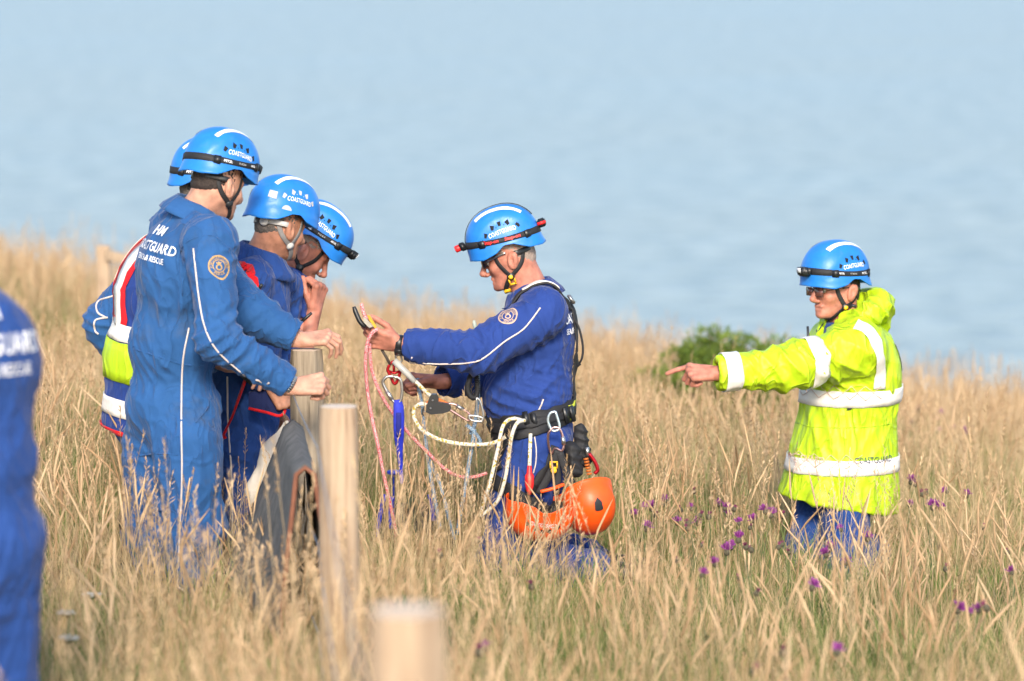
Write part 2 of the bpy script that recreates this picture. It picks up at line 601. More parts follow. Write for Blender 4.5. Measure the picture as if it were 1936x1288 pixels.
# ================================================================== materials for people and gear
def fabric(name, col, dirt=None, var=.09):
    return M(name, col, rough=.86, var=var, scale=9, bump=.0012, bscale=260, sheen=.12, spec=.25, dirt=dirt, dscale=5, crease=.022)
SKIN_TAN = M('skin tanned', (.40, .185, .115), rough=.55, var=.30, scale=30, bump=.0016, bscale=170, sss=.12, spec=.4)
SKIN_RED = M('skin flushed', (.44, .175, .12), rough=.55, var=.32, scale=26, bump=.0016, bscale=170, sss=.12, spec=.4)
SKIN_PALE = M('skin pale', (.50, .26, .18), rough=.55, var=.24, scale=30, bump=.0016, bscale=170, sss=.12, spec=.4)
BLUE_A = fabric('coverall blue faded', (.020, .084, .235), dirt=(.06, .075, .10))
BLUE_B = fabric('coverall blue', (.017, .056, .215))
BLUE_C = fabric('coverall royal blue', (.017, .045, .205))
NAVY = fabric('navy cloth', (.012, .02, .085))
HIVIS = M('hi-vis yellow', (.43, .62, .012), rough=.5, var=.06, scale=12, bump=.0008, bscale=180, spec=.4, crease=.03, cscale=6.)
REFL = M('reflective tape', (.80, .76, .70), rough=.38, var=.05, scale=60, bump=.0004, bscale=600, spec=.6)
REFLW = M('reflective tape warm', (.74, .69, .62), rough=.4, var=.10, scale=60, bump=.0006, bscale=500, spec=.6)
STITCH = M('stitching', (.60, .42, .33), rough=.8)
REDTRIM = fabric('red cloth', (.62, .012, .02))
PIPE = M('piping', (.58, .50, .46), rough=.5, var=.05)
WHITE = M('white print', (.82, .82, .84), rough=.6, var=.04)
GOLD = M('gold embroidery', (.42, .26, .10), rough=.7, var=.25, scale=120, bump=.001, bscale=500)
GOLDP = M('pale gold embroidery', (.52, .36, .26), rough=.7, var=.2, scale=120, bump=.001, bscale=500)
HELM = M('helmet blue', (.017, .18, .575), rough=.40, var=.08, scale=22, spec=.42, bump=.0006, bscale=70, dirt=(.06, .20, .45), dscale=16)
HELMO = M('helmet orange', (.92, .095, .008), rough=.42, var=.10, scale=22, spec=.42, bump=.0006, bscale=70, dirt=(.45, .09, .03), dscale=14)
BLACK = M('black webbing', (.012, .012, .014), rough=.7, var=.3, scale=80, bump=.0006, bscale=500)
BLACKP = M('black plastic', (.014, .015, .017), rough=.38, var=.2, scale=40)
GREYW = M('grey webbing', (.20, .19, .185), rough=.7, var=.15, scale=80, bump=.0006, bscale=500)
GREYP = M('pale grey plastic', (.47, .46, .44), rough=.5, var=.1, scale=50)
LINER = M('helmet liner', (.02, .02, .022), rough=.9, var=.3)
HOLE = M('vent opening', (.008, .009, .012), rough=.9, var=.2)
YELLOWP = M('yellow plastic', (.80, .46, .015), rough=.45, var=.08)
REDP = M('red anodised metal', (.42, .012, .018), rough=.3, metal=.6, var=.15)
REDL = M('red plastic', (.70, .02, .02), rough=.45, var=.1)
GLASS_D = M('tinted lens', (.03, .022, .02), rough=.08, var=.1, spec=.7)
GLASS_R = M('brown tinted lens', (.15, .06, .05), rough=.1, var=.1, spec=.7)
LENS = M('lamp lens', (.55, .57, .6), rough=.12, var=.1, spec=.8)
STEEL = M('steel', (.52, .50, .47), rough=.3, metal=.9, var=.1, scale=60)
HAIR_D = M('dark hair', (.03, .02, .016), rough=.75, var=.4, scale=180, bump=.003, bscale=320)
HAIR_G = M('greying hair', (.10, .085, .075), rough=.75, var=.5, scale=220, bump=.003, bscale=340)
HAIR_S = M('shaved grey hair', (.30, .235, .20), rough=.8, var=.25, scale=260, bump=.0015, bscale=420)
EYE = M('eye white', (.7, .66, .62), rough=.2, var=.05)
IRIS = M('iris', (.05, .06, .07), rough=.15, var=.2)
BOOT = M('boot leather', (.015, .014, .013), rough=.5, var=.3)
LIP = M('lip', (.42, .14, .11), rough=.5, var=.15, sss=.1)

# ================================================================== helmet
HA, HB, HC = .119, .150, .149
def edge_z(lon):
    d = np.degrees(lon); d = np.abs((d + 180) % 360 - 180)
    return np.interp(d, [0, 25, 50, 75, 92, 110, 135, 158, 180], [-.026, -.029, -.038, -.026, -.004, -.010, -.044, -.052, -.046])

def helm_surf(lon, lat, off=0.0, relief=True):
    """point on the shell; lat below 0 runs down the skirt"""
    dx, dy = math.sin(lon), math.cos(lon)
    p = 2.25
    e = max(lat, 0.0)
    ux, uy, uz = dx * math.cos(e), dy * math.cos(e), math.sin(e)
    r = (abs(ux / HA) ** p + abs(uy / HB) ** p + abs(uz / HC) ** p) ** (-1 / p)
    if relief:
        dl = abs((abs(math.degrees(lon)) + 180) % 360 - 180) - 97
        la = math.degrees(lat)
        top = 47 * (1 - (dl / 62) ** 2)
        k = min(max((top - la) / 3.0, 0), 1)
        r -= .0060 * k * k * (3 - 2 * k) * min(max((la + 2) / 8, 0), 1) if abs(dl) < 62 else 0
    r += off
    if lat >= 0:
        return A(ux * r, uy * r, uz * r)
    z = lat * .14
    f = 1 + .0 * z
    q = min(max(-z / .045, 0), 1)
    r2 = r + .009 * q * q
    return A(dx * r2, dy * r2, z)

def helm_grid(off, nlon=72):
    rows = []
    lats = list(np.radians(np.linspace(90, 0, 23)))
    for la in lats:
        rows.append([helm_surf(lo, la, off) for lo in np.linspace(-math.pi, math.pi, nlon, endpoint=False)])
    for t in np.linspace(.18, 1, 6):
        row = []
        for lo in np.linspace(-math.pi, math.pi, nlon, endpoint=False):
            z = float(edge_z(lo)) * t
            row.append(helm_surf(lo, z / .14, off))
        rows.append(row)
    return np.array(rows)

def helm_shell():
    n = 72
    g = helm_grid(0.0, n); gi = helm_grid(-.0045, n)
    m = len(g)
    V = np.concatenate([g.reshape(-1, 3), gi.reshape(-1, 3)])
    F = []
    for i in range(m - 1):
        for j in range(n):
            a, b, c, d = i * n + j, i * n + (j + 1) % n, (i + 1) * n + (j + 1) % n, (i + 1) * n + j
            if i == 0: F.append((a, d, c))
            else: F.append((a, d, c, b))
            o = m * n
            if i == 0: F.append((o + a, o + c, o + d))
            else: F.append((o + a, o + b, o + c, o + d))
    for j in range(n):
        a, b = (m - 1) * n + j, (m - 1) * n + (j + 1) % n
        F.append((a, m * n + a, m * n + b, b))
    return V, F
_HS = helm_shell()

def helm_patch(V2, lon0, lat0, off, arch=0.0, R=.135):
    """lay flat marks (x, y metres) on the shell"""
    out = []
    for x, y in V2:
        lon = lon0 - x / R
        lat = lat0 + y / R - arch * (x / R) ** 2
        out.append(helm_surf(lon, lat, off))
    return np.array(out)

def helmet(O, R, parent=None, mat=None, name='helmet', lamp='black', strap=BLACK, vents=HOLE, stripes=True,
           text=True, label=None, knob=False, badge=False, liner=True, sides=(1, -1)):
    """O = helmet centre, R = rows right, forward, up"""
    mat = mat or HELM
    W = lambda V: np.asarray(V) @ R + O
    V, F = _HS
    h = put(name, W(V), F, mat, parent)
    if parent is None and label: tag(h, label, 'helmet')
    # inner foam liner
    if liner:
        g = helm_grid(-.012, 36)[:24]
        n = 36; Fl = [(i * n + j, i * n + (j + 1) % n, (i + 1) * n + (j + 1) % n, (i + 1) * n + j) for i in range(len(g) - 1) for j in range(n)]
        put('liner', W(g.reshape(-1, 3)), Fl, LINER, h)
        # cradle bands that cross the hollow
        for k in (-.5, .5):
            pts = [helm_surf(k + (math.pi if s < 0 else 0) * 1.0 + (0 if s > 0 else -2 * k), abs(s), -.03 - .02 * math.cos(s)) for s in np.linspace(-.1, .1, 2)]
    for sd in sides:
        lon0 = math.radians(97) * sd
        # vents
        for q, dl in enumerate((-34, -17.5, 0, 17.5, 34)):
            la = math.radians(39 - (dl / 34.) ** 2 * 15)
            lo = lon0 + math.radians(dl)
            w = .0100 if q in (1, 2, 3) else .0078
            poly = np.array([(-w * 1.1, .0095), (w * 1.1, .0095), (w * .65, -.0095), (-w * .65, -.0095)])
            a = math.radians(dl) * .55 * (1)
            poly = poly @ np.array([[math.cos(a), -math.sin(a)], [math.sin(a), math.cos(a)]])
            V2 = helm_patch(poly, lo, la, .0012)
            put('vent', W(V2), face_on(W(V2), [(0, 1, 2, 3)], W(V2).mean(0) - O), vents, h)
        for dl in (-9, 9):
            la = math.radians(34); lo = lon0 + math.radians(dl)
            V2, F2 = ring2d(.0001, .0026, 8)
            V3 = helm_patch(V2, lo, la, .0013)
            put('vent_hole', W(V3), face_on(W(V3), F2, W(V3).mean(0) - O), vents, h)
        if text:
            tv, tf = text_shape('COASTGUARD', .027, .0004, 1.06); tv = tv * A(.70, 1)
            V3 = helm_patch(tv, lon0, math.radians(24), .0032, arch=.20)
            put('lettering', W(V3), face_on(W(V3), tf, W(V3).mean(0) - O), WHITE, h)
        if stripes:
            V2 = []; k = 14
            for i in range(k + 1):
                s = math.radians(-48 + 82 * i / k)
                for w in (-.085, .085):
                    wd = w * (1.0 if i > 3 else .8)
                    x = sd * .40 + wd
                    d = unit(A(x, math.sin(s), math.cos(s)))
                    lon = math.atan2(d[0], d[1]); lat = math.asin(d[2])
                    V2.append(helm_surf(lon, lat, .0013))
            F2 = [(2 * i, 2 * i + 1, 2 * i + 3, 2 * i + 2) for i in range(k)]
            V2 = np.array(V2)
            put('reflective_stripe', W(V2), face_on(W(V2), F2, R[2]), REFL, h)
    if badge:
        poly = np.array([(-.017, .014), (-.008, .018), (.008, .018), (.017, .014), (.012, -.006), (0, -.019), (-.012, -.006), (0, 0)]) * 1.45
        V3 = helm_patch(poly, 0, math.radians(38), .0045)
        put('badge', W(V3), face_on(W(V3), [(i, (i + 1) % 7, 7) for i in range(7)], W(V3).mean(0) - O), BLACKP, h)
    if lamp:
        n = 64
        zc = lambda lo: .020 + .012 * math.cos(lo)
        lons = np.linspace(-math.pi, math.pi, n + 1)
        rows = []
        for z, off in ((-.0125, .0006), (-.0115, .0032), (.0115, .0032), (.0125, .0006)):
            rows.append([helm_surf(lo, math.asin(min(max((zc(lo) + z) / .138, -.9), .9)), off, relief=True) for lo in lons])
        Vb = np.array(rows).reshape(-1, 3)
        Fb = [(j * (n + 1) + i, (j + 1) * (n + 1) + i, (j + 1) * (n + 1) + i + 1, j * (n + 1) + i + 1) for j in range(3) for i in range(n)]
        band = put('headlamp_strap', W(Vb), Fb, BLACK, h)
        def at(lo, dz=0, off=.0): return helm_surf(lo, math.asin((zc(lo) + dz) / .138), off)
        f0 = at(0, 0, .004)
        if lamp == 'black':
            mb = MB(); mb.box(f0 + A(0, .014, -.002), (.028, 0, 0), (0, .016, 0), (0, .004, .019), .35)
            mb.box(f0 + A(0, .004, 0), (.034, 0, 0), (0, .007, 0), (0, 0, .014), .3)
            V3, F3 = mb.out(); put('headlamp', W(V3), F3, BLACKP, h)
            V3, F3 = box(f0 + A(.010, .030, .004), (.013, 0, 0), (0, .003, 0), (0, .001, .010), .4)
            put('lamp_lens', W(V3), F3, LENS, h)
        else:
            mb = MB(); mb.box(f0 + A(0, .010, 0), (.022, 0, 0), (0, .011, 0), (0, .003, .017), .3)
            V3, F3 = mb.out(); put('headlamp', W(V3), F3, BLACKP, h)
            V3, F3 = lathe([(.010, .0), (.014, .004), (.014, .022), (.011, .025), (.0, .024)], f0 + A(0, .018, 0), (0, 1, -.1), 16)
            put('lamp_head', W(V3), F3, REDL, h)
            b0 = at(math.pi, .012, .004)
            mb = MB(); mb.box(b0 + A(0, -.012, .004), (.026, 0, 0), (0, .015, 0), (0, 0, .017), .3)
            V3, F3 = mb.out(); put('battery_box', W(V3), F3, BLACKP, h)
            V3, F3 = box(b0 + A(0, -.012, .004), (.0285, 0, 0), (0, .0165, 0), (0, 0, .006), .3)
            put('battery_band', W(V3), F3, REDL, h)
            pts = [helm_surf(0 if s > 0 else math.pi, math.pi / 2 - abs(s), .003) for s in np.linspace(1.25, -1.1, 30)]
            V3, F3 = ribbon(pts, [unit(p) for p in pts], .018, .002)
            put('crown_strap', W(V3), F3, BLACK, h)
        for sd in sides:
            for lo, sz in ((math.radians(52) * sd, .015), (math.radians(140) * sd, .014)):
                p = at(lo, -.002, .004); nrm = unit(A(p[0], p[1], 0)); tg = A(-nrm[1], nrm[0], 0)
                V3, F3 = box(p, tg * sz, nrm * .005, A(0, 0, .0155) + nrm * .001, .4)
                put('strap_clip', W(V3), F3, BLACKP, h)
            if lamp == 'black':
                for s, sz, lo in (('TIKKA', .010, 92), ('PETZL', .013, 122), ('PETZL', .010, 64)):
                    tv, tf = text_shape(s, sz, .0003, 1.5 if s == 'TIKKA' else 1.0)
                    l0 = math.radians(lo) * sd
                    V3 = np.array([at(l0 - x / .13, y, .0048) for x, y in tv])
                    put('strap_print', W(V3), face_on(W(V3), tf, W(V3).mean(0) - O), GREYP if s == 'TIKKA' else WHITE, h)
            else:
                for lo in (70, 112):
                    tv, tf = text_shape('Snap-on', .021, .0006, 1.0, .25)
                    l0 = math.radians(lo) * sd
                    V3 = np.array([at(l0 - x / .13, y, .0048) for x, y in tv])
                    put('strap_print', W(V3), face_on(W(V3), tf, W(V3).mean(0) - O), REDL, h)
    if knob:
        for sd in (1, -1):
            V2, F2 = strip2d(-.016, .016, -.013, .013, 4, 3)
            V3 = helm_patch(V2 * A(1, 1), math.radians(150) * sd, math.radians(20), .0014)
            put('grey_patch', W(V3), face_on(W(V3), F2, W(V3).mean(0) - O), GREYP, h)
            a = np.linspace(0, math.pi, 12); V2 = np.stack([.021 * np.cos(a), .020 * np.sin(a) - .008], 1)
            V3 = helm_patch(V2, math.radians(122) * sd, math.radians(4), .0016)
            put('ear_cup_cover', W(V3), face_on(W(V3), [tuple(range(12))], W(V3).mean(0) - O), GREYP, h)
        V3, F3 = lathe([(.0, -.004), (.017, -.004), (.019, 0), (.019, .008), (.014, .012), (0, .012)], A(.03, -.102, -.055), unit(A(.3, -1, 0)), 16)
        put('adjuster_knob', W(V3), F3, GREYP, h)
        pts = [A(.105 * math.sin(t), -.103 * math.cos(t) + .0, -.052) for t in np.linspace(-1.2, 1.2, 16)]
        V3, F3 = ribbon(pts, [unit(A(p[0], p[1], 0)) for p in pts], .020, .003)
        put('nape_band', W(V3), F3, GREYP, h)
    elif lamp and parent is not None:
        pts = [A(.100 * math.sin(t), -.100 * math.cos(t) + .0, -.050) for t in np.linspace(-1.25, 1.25, 16)]
        V3, F3 = ribbon(pts, [unit(A(p[0], p[1], 0)) for p in pts], .020, .003)
        put('nape_band', W(V3), F3, BLACKP, h)
    return h

# ================================================================== head
def frame_from(f, roll=0.0):
    f = unit(f); r = unit(np.cross(f, [0, 0, 1.0])); u = np.cross(r, f)
    if roll:
        c, s = math.cos(roll), math.sin(roll)
        r, u = r * c + u * s, u * c - r * s
    return np.array([r, f, u])

def head_sdf(s, O, R, neck, nr=.060, mouth_open=.0, jowl=0.0):
    """O = centre of the skull, R rows right/forward/up, neck = neck base point"""
    w = lambda x, y, z: O + A(x, y, z) @ R
    s.ell(w(0, -.006, .015), (.077, .097, .092), R, .02)
    s.ell(w(0, .039, -.044), (.0600, .056, .088), R, .03)
    for sd in (1, -1):
        s.cap(w(.052 * sd, .004, -.062), w(.022 * sd, .062, -.112), .020 + jowl, .018 + jowl * .6, .025)
        s.ell(w(.043 * sd, .060, -.045), (.023, .026, .024), R, .018)
        s.cap(w(.012 * sd, .090, .006), w(.044 * sd, .072, .004), .011, .012, .012)
        s.ell(w(.013 * sd, .103, -.060), (.009, .010, .008), R, .006)
    s.ell(w(0, .083, -.118), (.023, .017, .017), R, .018)
    s.cap(w(0, .093, .002), w(0, .1215, -.050), .0085, .0115, .010); s.cap(w(0, .1215, -.050), w(0, .110, -.060), .0115, .009, .008)
    s.cap(w(-.017, .089, -.083), w(.017, .089, -.083), .0085, .0085, .008)
    s.cap(w(-.014, .088, -.098), w(.014, .088, -.098), .0085, .0085, .008)
    s.cap(w(-.018, -.015, -.03), w(.018, -.015, -.03), .056, .056, .03)
    s.cap(w(0, -.024, -.055), neck, nr * .96, nr * 1.08, .035)
    for sd in (1, -1):
        e = frame_from(A(.0, 1, .28)) @ R
        s.ell(w(.087 * sd, -.016, -.032), (.0115, .022, .037), e, .005); s.ell(w(.095 * sd, -.026, -.024), (.008, .014, .026), e, .004)
    # hollows
    for sd in (1, -1):
        s.ell(w(.031 * sd, .098, -.016), (.017, .014, .010), R, .010, sub=True)
        e = frame_from(A(.0, 1, .28)) @ R
        s.ell(w(.103 * sd, -.010, -.030), (.011, .011, .021), e, .004, sub=True)
    s.cap(w(-.021, .099, -.0905), w(.021, .099, -.0905), .0036 + mouth_open, .0036 + mouth_open, .003, sub=True)
    s.cap(w(-.024, .112, -.108), w(.024, .112, -.108), .010, .010, .008, sub=True)
    return s

def hair_mesh(O, R, thickness=.006, low=-.085, h=.0042):
    """short hair: a close layer over the back and sides of the skull"""
    s = Sdf()
    w = lambda x, y, z: O + A(x, y, z) @ R
    t = thickness
    s.ell(w(0, -.008, .015), (.077 + t * .7, .096 + t, .092 + t), R, .02)
    s.ell(w(0, -.030, -.030), (.068 + t * .6, .066 + t, .062), R, .03)
    s.cap(w(0, -.030, -.040), w(0, -.036, -.075), .058 + t, .056 + t, .03)
    s.ell(w(0, .115, -.045), (.14, .085, .13), R, .010, sub=True)
    s.box(w(0, 0, low - .1), (.2, .2, .1), R, .005, .025)
    for sd in (1, -1):
        s.ell(w(.092 * sd, -.012, -.040), (.030, .024, .042), R, .006, sub=True)
        s.box(w(.09 * sd, .06, -.07), (.05, .068, .045), R, .02, .012)
    V, F = s.mesh(h)
    N = normals(V, F)
    V = V + N * (.0016 * snoise(V, 160, 3) + .0012 * snoise(V, 330, 5))[:, None]
    return V, F

# ================================================================== hand
def hand_sdf(s, wr, d, n, left=False, curl=((20, 30, 20),) * 4, thumb=((.55, .75, -.25), (.8, .5, -.3), (.9, .3, -.3)), spread=4, size=1.0):
    """wr wrist, d towards the knuckles, n out of the back of the hand; curl in degrees per finger joint"""
    d = unit(d); n = unit(n - d * (n @ d)); t = np.cross(d, n) if left else np.cross(n, d)
    z = size
    kn = [(.033, .094), (.011, .098), (-.011, .093), (-.031, .083)]
    ln = [(.043, .026, .021), (.047, .030, .022), (.043, .028, .021), (.034, .021, .019)]
    rr = [.0100, .0103, .0098, .0086]
    tips = []
    s.cap(wr - d * .03, wr + d * .012, .028 * z, .027 * z, .012, flat=(n, .82))
    for i in range(4):
        k = wr + (t * kn[i][0] + d * kn[i][1]) * z
        s.cap(wr + (t * kn[i][0] * .62 + d * .018) * z, k, .0165 * z, .0125 * z, .010)
        s.ell(k + n * .003 * z, A(.0125, .0125, .0125) * z, None, .006)
        a = 0.0; p = k
        sp = math.radians(spread) * (1.5 - i)
        for j in range(3):
            a += math.radians(curl[i][j])
            dd = (d * math.cos(sp) + t * math.sin(sp)) * math.cos(a) - n * math.sin(a)
            q = p + dd * ln[i][j] * z
            s.cap(p, q, rr[i] * z * (1 - .07 * j), rr[i] * z * (.95 - .09 * j), .0028)
            p = q
        tips.append(p)
    # heel of the thumb, then three thumb bones
    p = wr + (d * .022 + t * .022 - n * .008) * z
    tl = (.044, .034, .026); tr = (.0150, .0118, .0108)
    for j, c in enumerate(thumb):
        dd = unit(d * c[0] + t * c[1] + n * c[2])
        q = p + dd * tl[j] * z
        s.cap(p, q, tr[j] * z, tr[min(j + 1, 2)] * z * .97, .008 if j == 0 else .003)
        p = q
    tips.append(p)
    return tips, t

# ================================================================== whole figure
class Fig: pass

def person(label, base, J, cloth, skin, head, coll=True, opts=None):
    """J: joints (world): neck, chest, belly, pelvis, shL.., elL.., wrL.., hipL, knL, anL (and R); 'fwd' = way the trunk faces"""
    o = opts or {}
    f = Fig(); f.J = J
    f.root = thing('person', label, 'person', base)
    fw = unit(A(J['fwd'])); up = unit(J['neck'] - J['pelvis'])
    rt = unit(np.cross(fw, up)); fw = np.cross(up, rt)
    T = np.array([rt, fw, up]); f.T = T
    sw = o.get('w', 1.0); sd = o.get('d', 1.0)
    # ---------------- clothing
    s = Sdf()
    s.ell(J['chest'], (.178 * sw, .128 * sd, .205), T, .06)
    s.ell(J['belly'], (.168 * sw, .135 * sd, .175), T, .07)
    s.ell(J['pelvis'], (.178 * sw, .140 * sd, .150), T, .07)
    s.cap(lerp(J['shL'], J['neck'], .12), lerp(J['shR'], J['neck'], .12), .066, .066, .07)
    s.cap(lerp(J['shL'], J['neck'], .25) , J['neck'] - up * .012, .060, .064, .06)
    s.cap(lerp(J['shR'], J['neck'], .25), J['neck'] - up * .012, .060, .064, .06)
    ar = o.get('arm', (.074, .064, .052)); lr = o.get('leg', (.108, .082, .075))
    sleeves = o.get('sleeve', {})
    for q in 'LR':
        sh, el, wr = J['sh' + q], J['el' + q], J['wr' + q]
        s.cap(sh, el, ar[0], ar[1], .045)
        k = sleeves.get(q, .93)               # how far down the forearm the sleeve reaches
        cu = lerp(el, wr, k); u = unit(wr - el)
        if k > .12:
            s.cap(el, cu, ar[1], ar[2], .03)
        s.cyl(cu, cu + u * .16, .10, .003)
        s.cyl(cu - u * .035, cu + u * .05, ar[2] * .80 if k > .12 else ar[1] * .86, .003)
        s.cap(J['hip' + q], J['kn' + q], lr[0], lr[1], .05)
        s.cap(J['kn' + q], J['an' + q], lr[1], lr[2], .04)
    for e in o.get('extra', []): s.cap(*e)
    for e in o.get('extra_ell', []): s.ell(*e)
    # neck opening
    nk = J['neck']; nu = unit(head['O'] - nk)
    s.cyl(nk + nu * .02, nk + nu * .2, .14, .004)
    s.cyl(nk - nu * .03, nk + nu * .05, .066, .004)
    V, F = s.mesh(o.get('h', .0068))
    V = relax(V, F, 1, .4)
    spec = list(o.get('folds', []))
    for q in 'LR':
        sh, el, wr = J['sh' + q], J['el' + q], J['wr' + q]
        spec.append((el, .11, unit(wr - sh), .042, .0085))
        spec.append((lerp(el, wr, .6), .10, unit(wr - el) + .5 * up, .055, .005))
        spec.append((lerp(sh, el, .15), .12, unit(el - sh) + .6 * fw, .055, .006))
        spec.append((J['kn' + q], .14, unit(J['an' + q] - J['hip' + q]) + A(.7, 0, 0), .07, o.get('legfold', .006)))
        spec.append((lerp(J['kn' + q], J['an' + q], .85), .16, unit(J['an' + q] - J['kn' + q]) + A(-.8, 0, 0), .075, o.get('legfold', .006)))
        spec.append((J['hip' + q], .13, up + .4 * fw, .05, .006))
    spec.append((J['belly'] - up * .05, .17, up * .5 + rt * .8, .034, .006))
    spec.append((J['chest'] - up * .05, .22, rt + .25 * up, .075, .006))
    V = wrinkle(V, F, spec, o.get('seed', 1), o.get('base', .0045))
    f.cV, f.cF = V, F
    f.cloth = put(o.get('cloth_name', 'coverall'), V, F, cloth, f.root)
    f.bvh = bvh_of(V, F)
    # ---------------- skin: one figure
    Vs = []; Fs = []; nv = 0
    def addm(V, F):
        nonlocal nv
        Vs.append(V); Fs.append(F + nv); nv += len(V)
    core = Sdf()
    core.ell(J['chest'], (.15 * sw, .10 * sd, .18), T, .06); core.ell(J['belly'], (.14 * sw, .10 * sd, .15), T, .06); core.ell(J['pelvis'], (.15 * sw, .105 * sd, .12), T, .06)
    core.cap(J['shL'], J['shR'], .045, .045, .05); core.cap(J['chest'], J['neck'], .06, .05, .05)
    for q in 'LR':
        core.cap(J['sh' + q], J['el' + q], .045, .038, .03); core.cap(J['el' + q], lerp(J['el' + q], J['wr' + q], .8), .038, .026, .03)
        core.cap(J['hip' + q], J['kn' + q], .075, .052, .04); core.cap(J['kn' + q], J['an' + q], .05, .036, .03)
    addm(*core.mesh(.014))
    O, R = head['O'], head['R']
    if not head.get('skip'):
        hs = Sdf(); head_sdf(hs, O, R, nk - nu * .05, head.get('nr', .060), head.get('mouth', 0.0), head.get('jowl', 0.0))
        hv, hf = hs.mesh(.0036)
        addm(hv, hf)
        f.hbvh = bvh_of(hv, hf)
    f.tips = {}
    for q in 'LR':
        hd = J.get('hand' + q)
        if hd is None: continue
        s2 = Sdf()
        s2.cap(J['el' + q], J['wr' + q], .044, .0285, .02)
        f.tips[q], _ = hand_sdf(s2, J['wr' + q], left=(q == 'L'), **hd)
        addm(*s2.mesh(.0036))
    f.body = put('body', np.concatenate(Vs), np.concatenate(Fs), skin, f.root)
    # ---------------- hair, eyes
    if head.get('hair') is not None:
        hv, hf = hair_mesh(O, R, head.get('hair_t', .005), head.get('hair_low', -.085))
        put('hair', hv, hf, head['hair'], f.root)
    w = lambda x, y, z: O + A(x, y, z) @ R
    f.w = w; f.O = O; f.R = R
    if head.get('eyes'):
        for sdx in (1, -1):
            V3, F3 = lathe([(.0001, -.011), (.008, -.008), (.011, 0), (.008, .008), (.0001, .011)], w(.031 * sdx, .080, -.016), R[1], 12)
            e = put('eye', V3, F3, EYE, f.root)
            V3, F3 = lathe([(.0001, .0), (.005, .0), (.004, .0012), (.0001, .0016)], w(.031 * sdx, .0905, -.016), R[1], 10)
            put('iris', V3, F3, IRIS, e)
    for q in 'LR':
        if o.get('boots', True):
            a, k = J['an' + q], J['kn' + q]
            dn = unit(a - k)
            bf = o.get('bootdir', fw)
            s3 = Sdf(); s3.cap(a - dn * .06, a + dn * .06, .052, .045, .03); s3.cap(a + dn * .06, a + dn * .065 + unit(bf) * .15, .045, .038, .03)
            V3, F3 = s3.mesh(.009); put('boot', V3, F3, BOOT, f.root)
    return f

def collar(f, mat, rb=.068, tilt=0.0, hgt=.04, fall=.05, open_deg=38, flare=.03, back=0.0):
    """turned-down collar round the neck; open at the front"""
    nk = f.J['neck']; nu = unit(f.O - nk); T = f.T
    u = unit(lerp(nu, T[2], .5)); fw = unit(T[1] - u * (T[1] @ u)); rt = np.cross(fw, u)
    prof = [(rb, -.035), (rb + .001, .0), (rb + .004, hgt), (rb + .010, hgt + .004), (rb + .018, hgt - .006), (rb + flare + .012, hgt - fall * .7), (rb + flare + .02, hgt - fall)]
    th = np.radians(np.linspace(open_deg, 360 - open_deg, 48))
    V = []
    for r, z in prof:
        for t in th:
            front = max(math.cos(t), 0)
            zz = z - .030 * front * (1 if z > -.01 else 0) + back * max(-math.cos(t), 0)
            d = math.cos(t) * fw * 1.02 + math.sin(t) * rt
            V.append(nk + u * zz + d * (r + .010 * front * (z > .0)))
    n, m = len(th), len(prof)
    F = [(j * n + i, j * n + i + 1, (j + 1) * n + i + 1, (j + 1) * n + i) for j in range(m - 1) for i in range(n - 1)]
    V, F = thick(np.array(V), F, .003)
    return put('collar', V, F, mat, f.root)

def chin_straps(f, h, col=BLACK, w=.018, sides=(1, -1), buckle=None, yellow=False):
    """V of webbing from the rim to below the ear, then under the chin; child of the helmet"""
    for sd in sides:
        J0 = A(.074 * sd, .012, -.088)
        paths = [
            [A(.090 * sd, .060, .022), A(.080 * sd, .046, -.03), J0],
            [A(.082 * sd, -.078, .0), A(.080 * sd, -.046, -.052), J0],
            [J0, A(.062 * sd, .036, -.112), A(.034 * sd, .052, -.136), A(0, .056, -.142)],
        ]
        for k, p in enumerate(paths):
            pts = spline(p, 7)
            W = np.array([f.w(*q) for q in pts])
            S, N = on_surface(W, f.hbvh, .004)
            out = []; nn = []
            c = f.w(0, 0, -.04)
            for a, b, n in zip(W, S, N):
                dist = np.linalg.norm(a - b)
                out.append(b if dist < .035 else a)
                nn.append(unit(n * .5 + unit(a - c)))
            out = np.array(out)
            for _ in range(3): out[1:-1] = (out[:-2] + 2 * out[1:-1] + out[2:]) / 4
            V, F = ribbon(out, nn, w, .003)
            put('chin_strap', V, F, col, h)
        S, N = on_surface([f.w(*J0)], f.hbvh, .006)
        V, F = lathe([(.0, -.003), (.015, -.003), (.016, 0), (.015, .004), (0, .005)], S[0], unit(N[0]), 14)
        put('strap_joint', V, F, BLACKP if col is BLACK else GREYP, h)
        if yellow:
            V, F = lathe([(.0, .0), (.010, .0), (.009, .003), (0, .004)], S[0] + N[0] * .005, unit(N[0]), 12)
            put('strap_button', V, F, YELLOWP, h)

def piping(f, pts, y, r=.0035, name='piping', n=10):
    S, N = pix_path(f.bvh, pts, y, .0015, n)
    V, F = tube(S, r, 6)
    return put(name, V, F, PIPE, f.cloth)

def seam(f, pts, y, mat, r=.0016, name='seam', n=8):
    S, N = pix_path(f.bvh, pts, y, .0004, n)
    V, F = tube(S, r, 5)
    return put(name, V, F, mat, f.cloth)

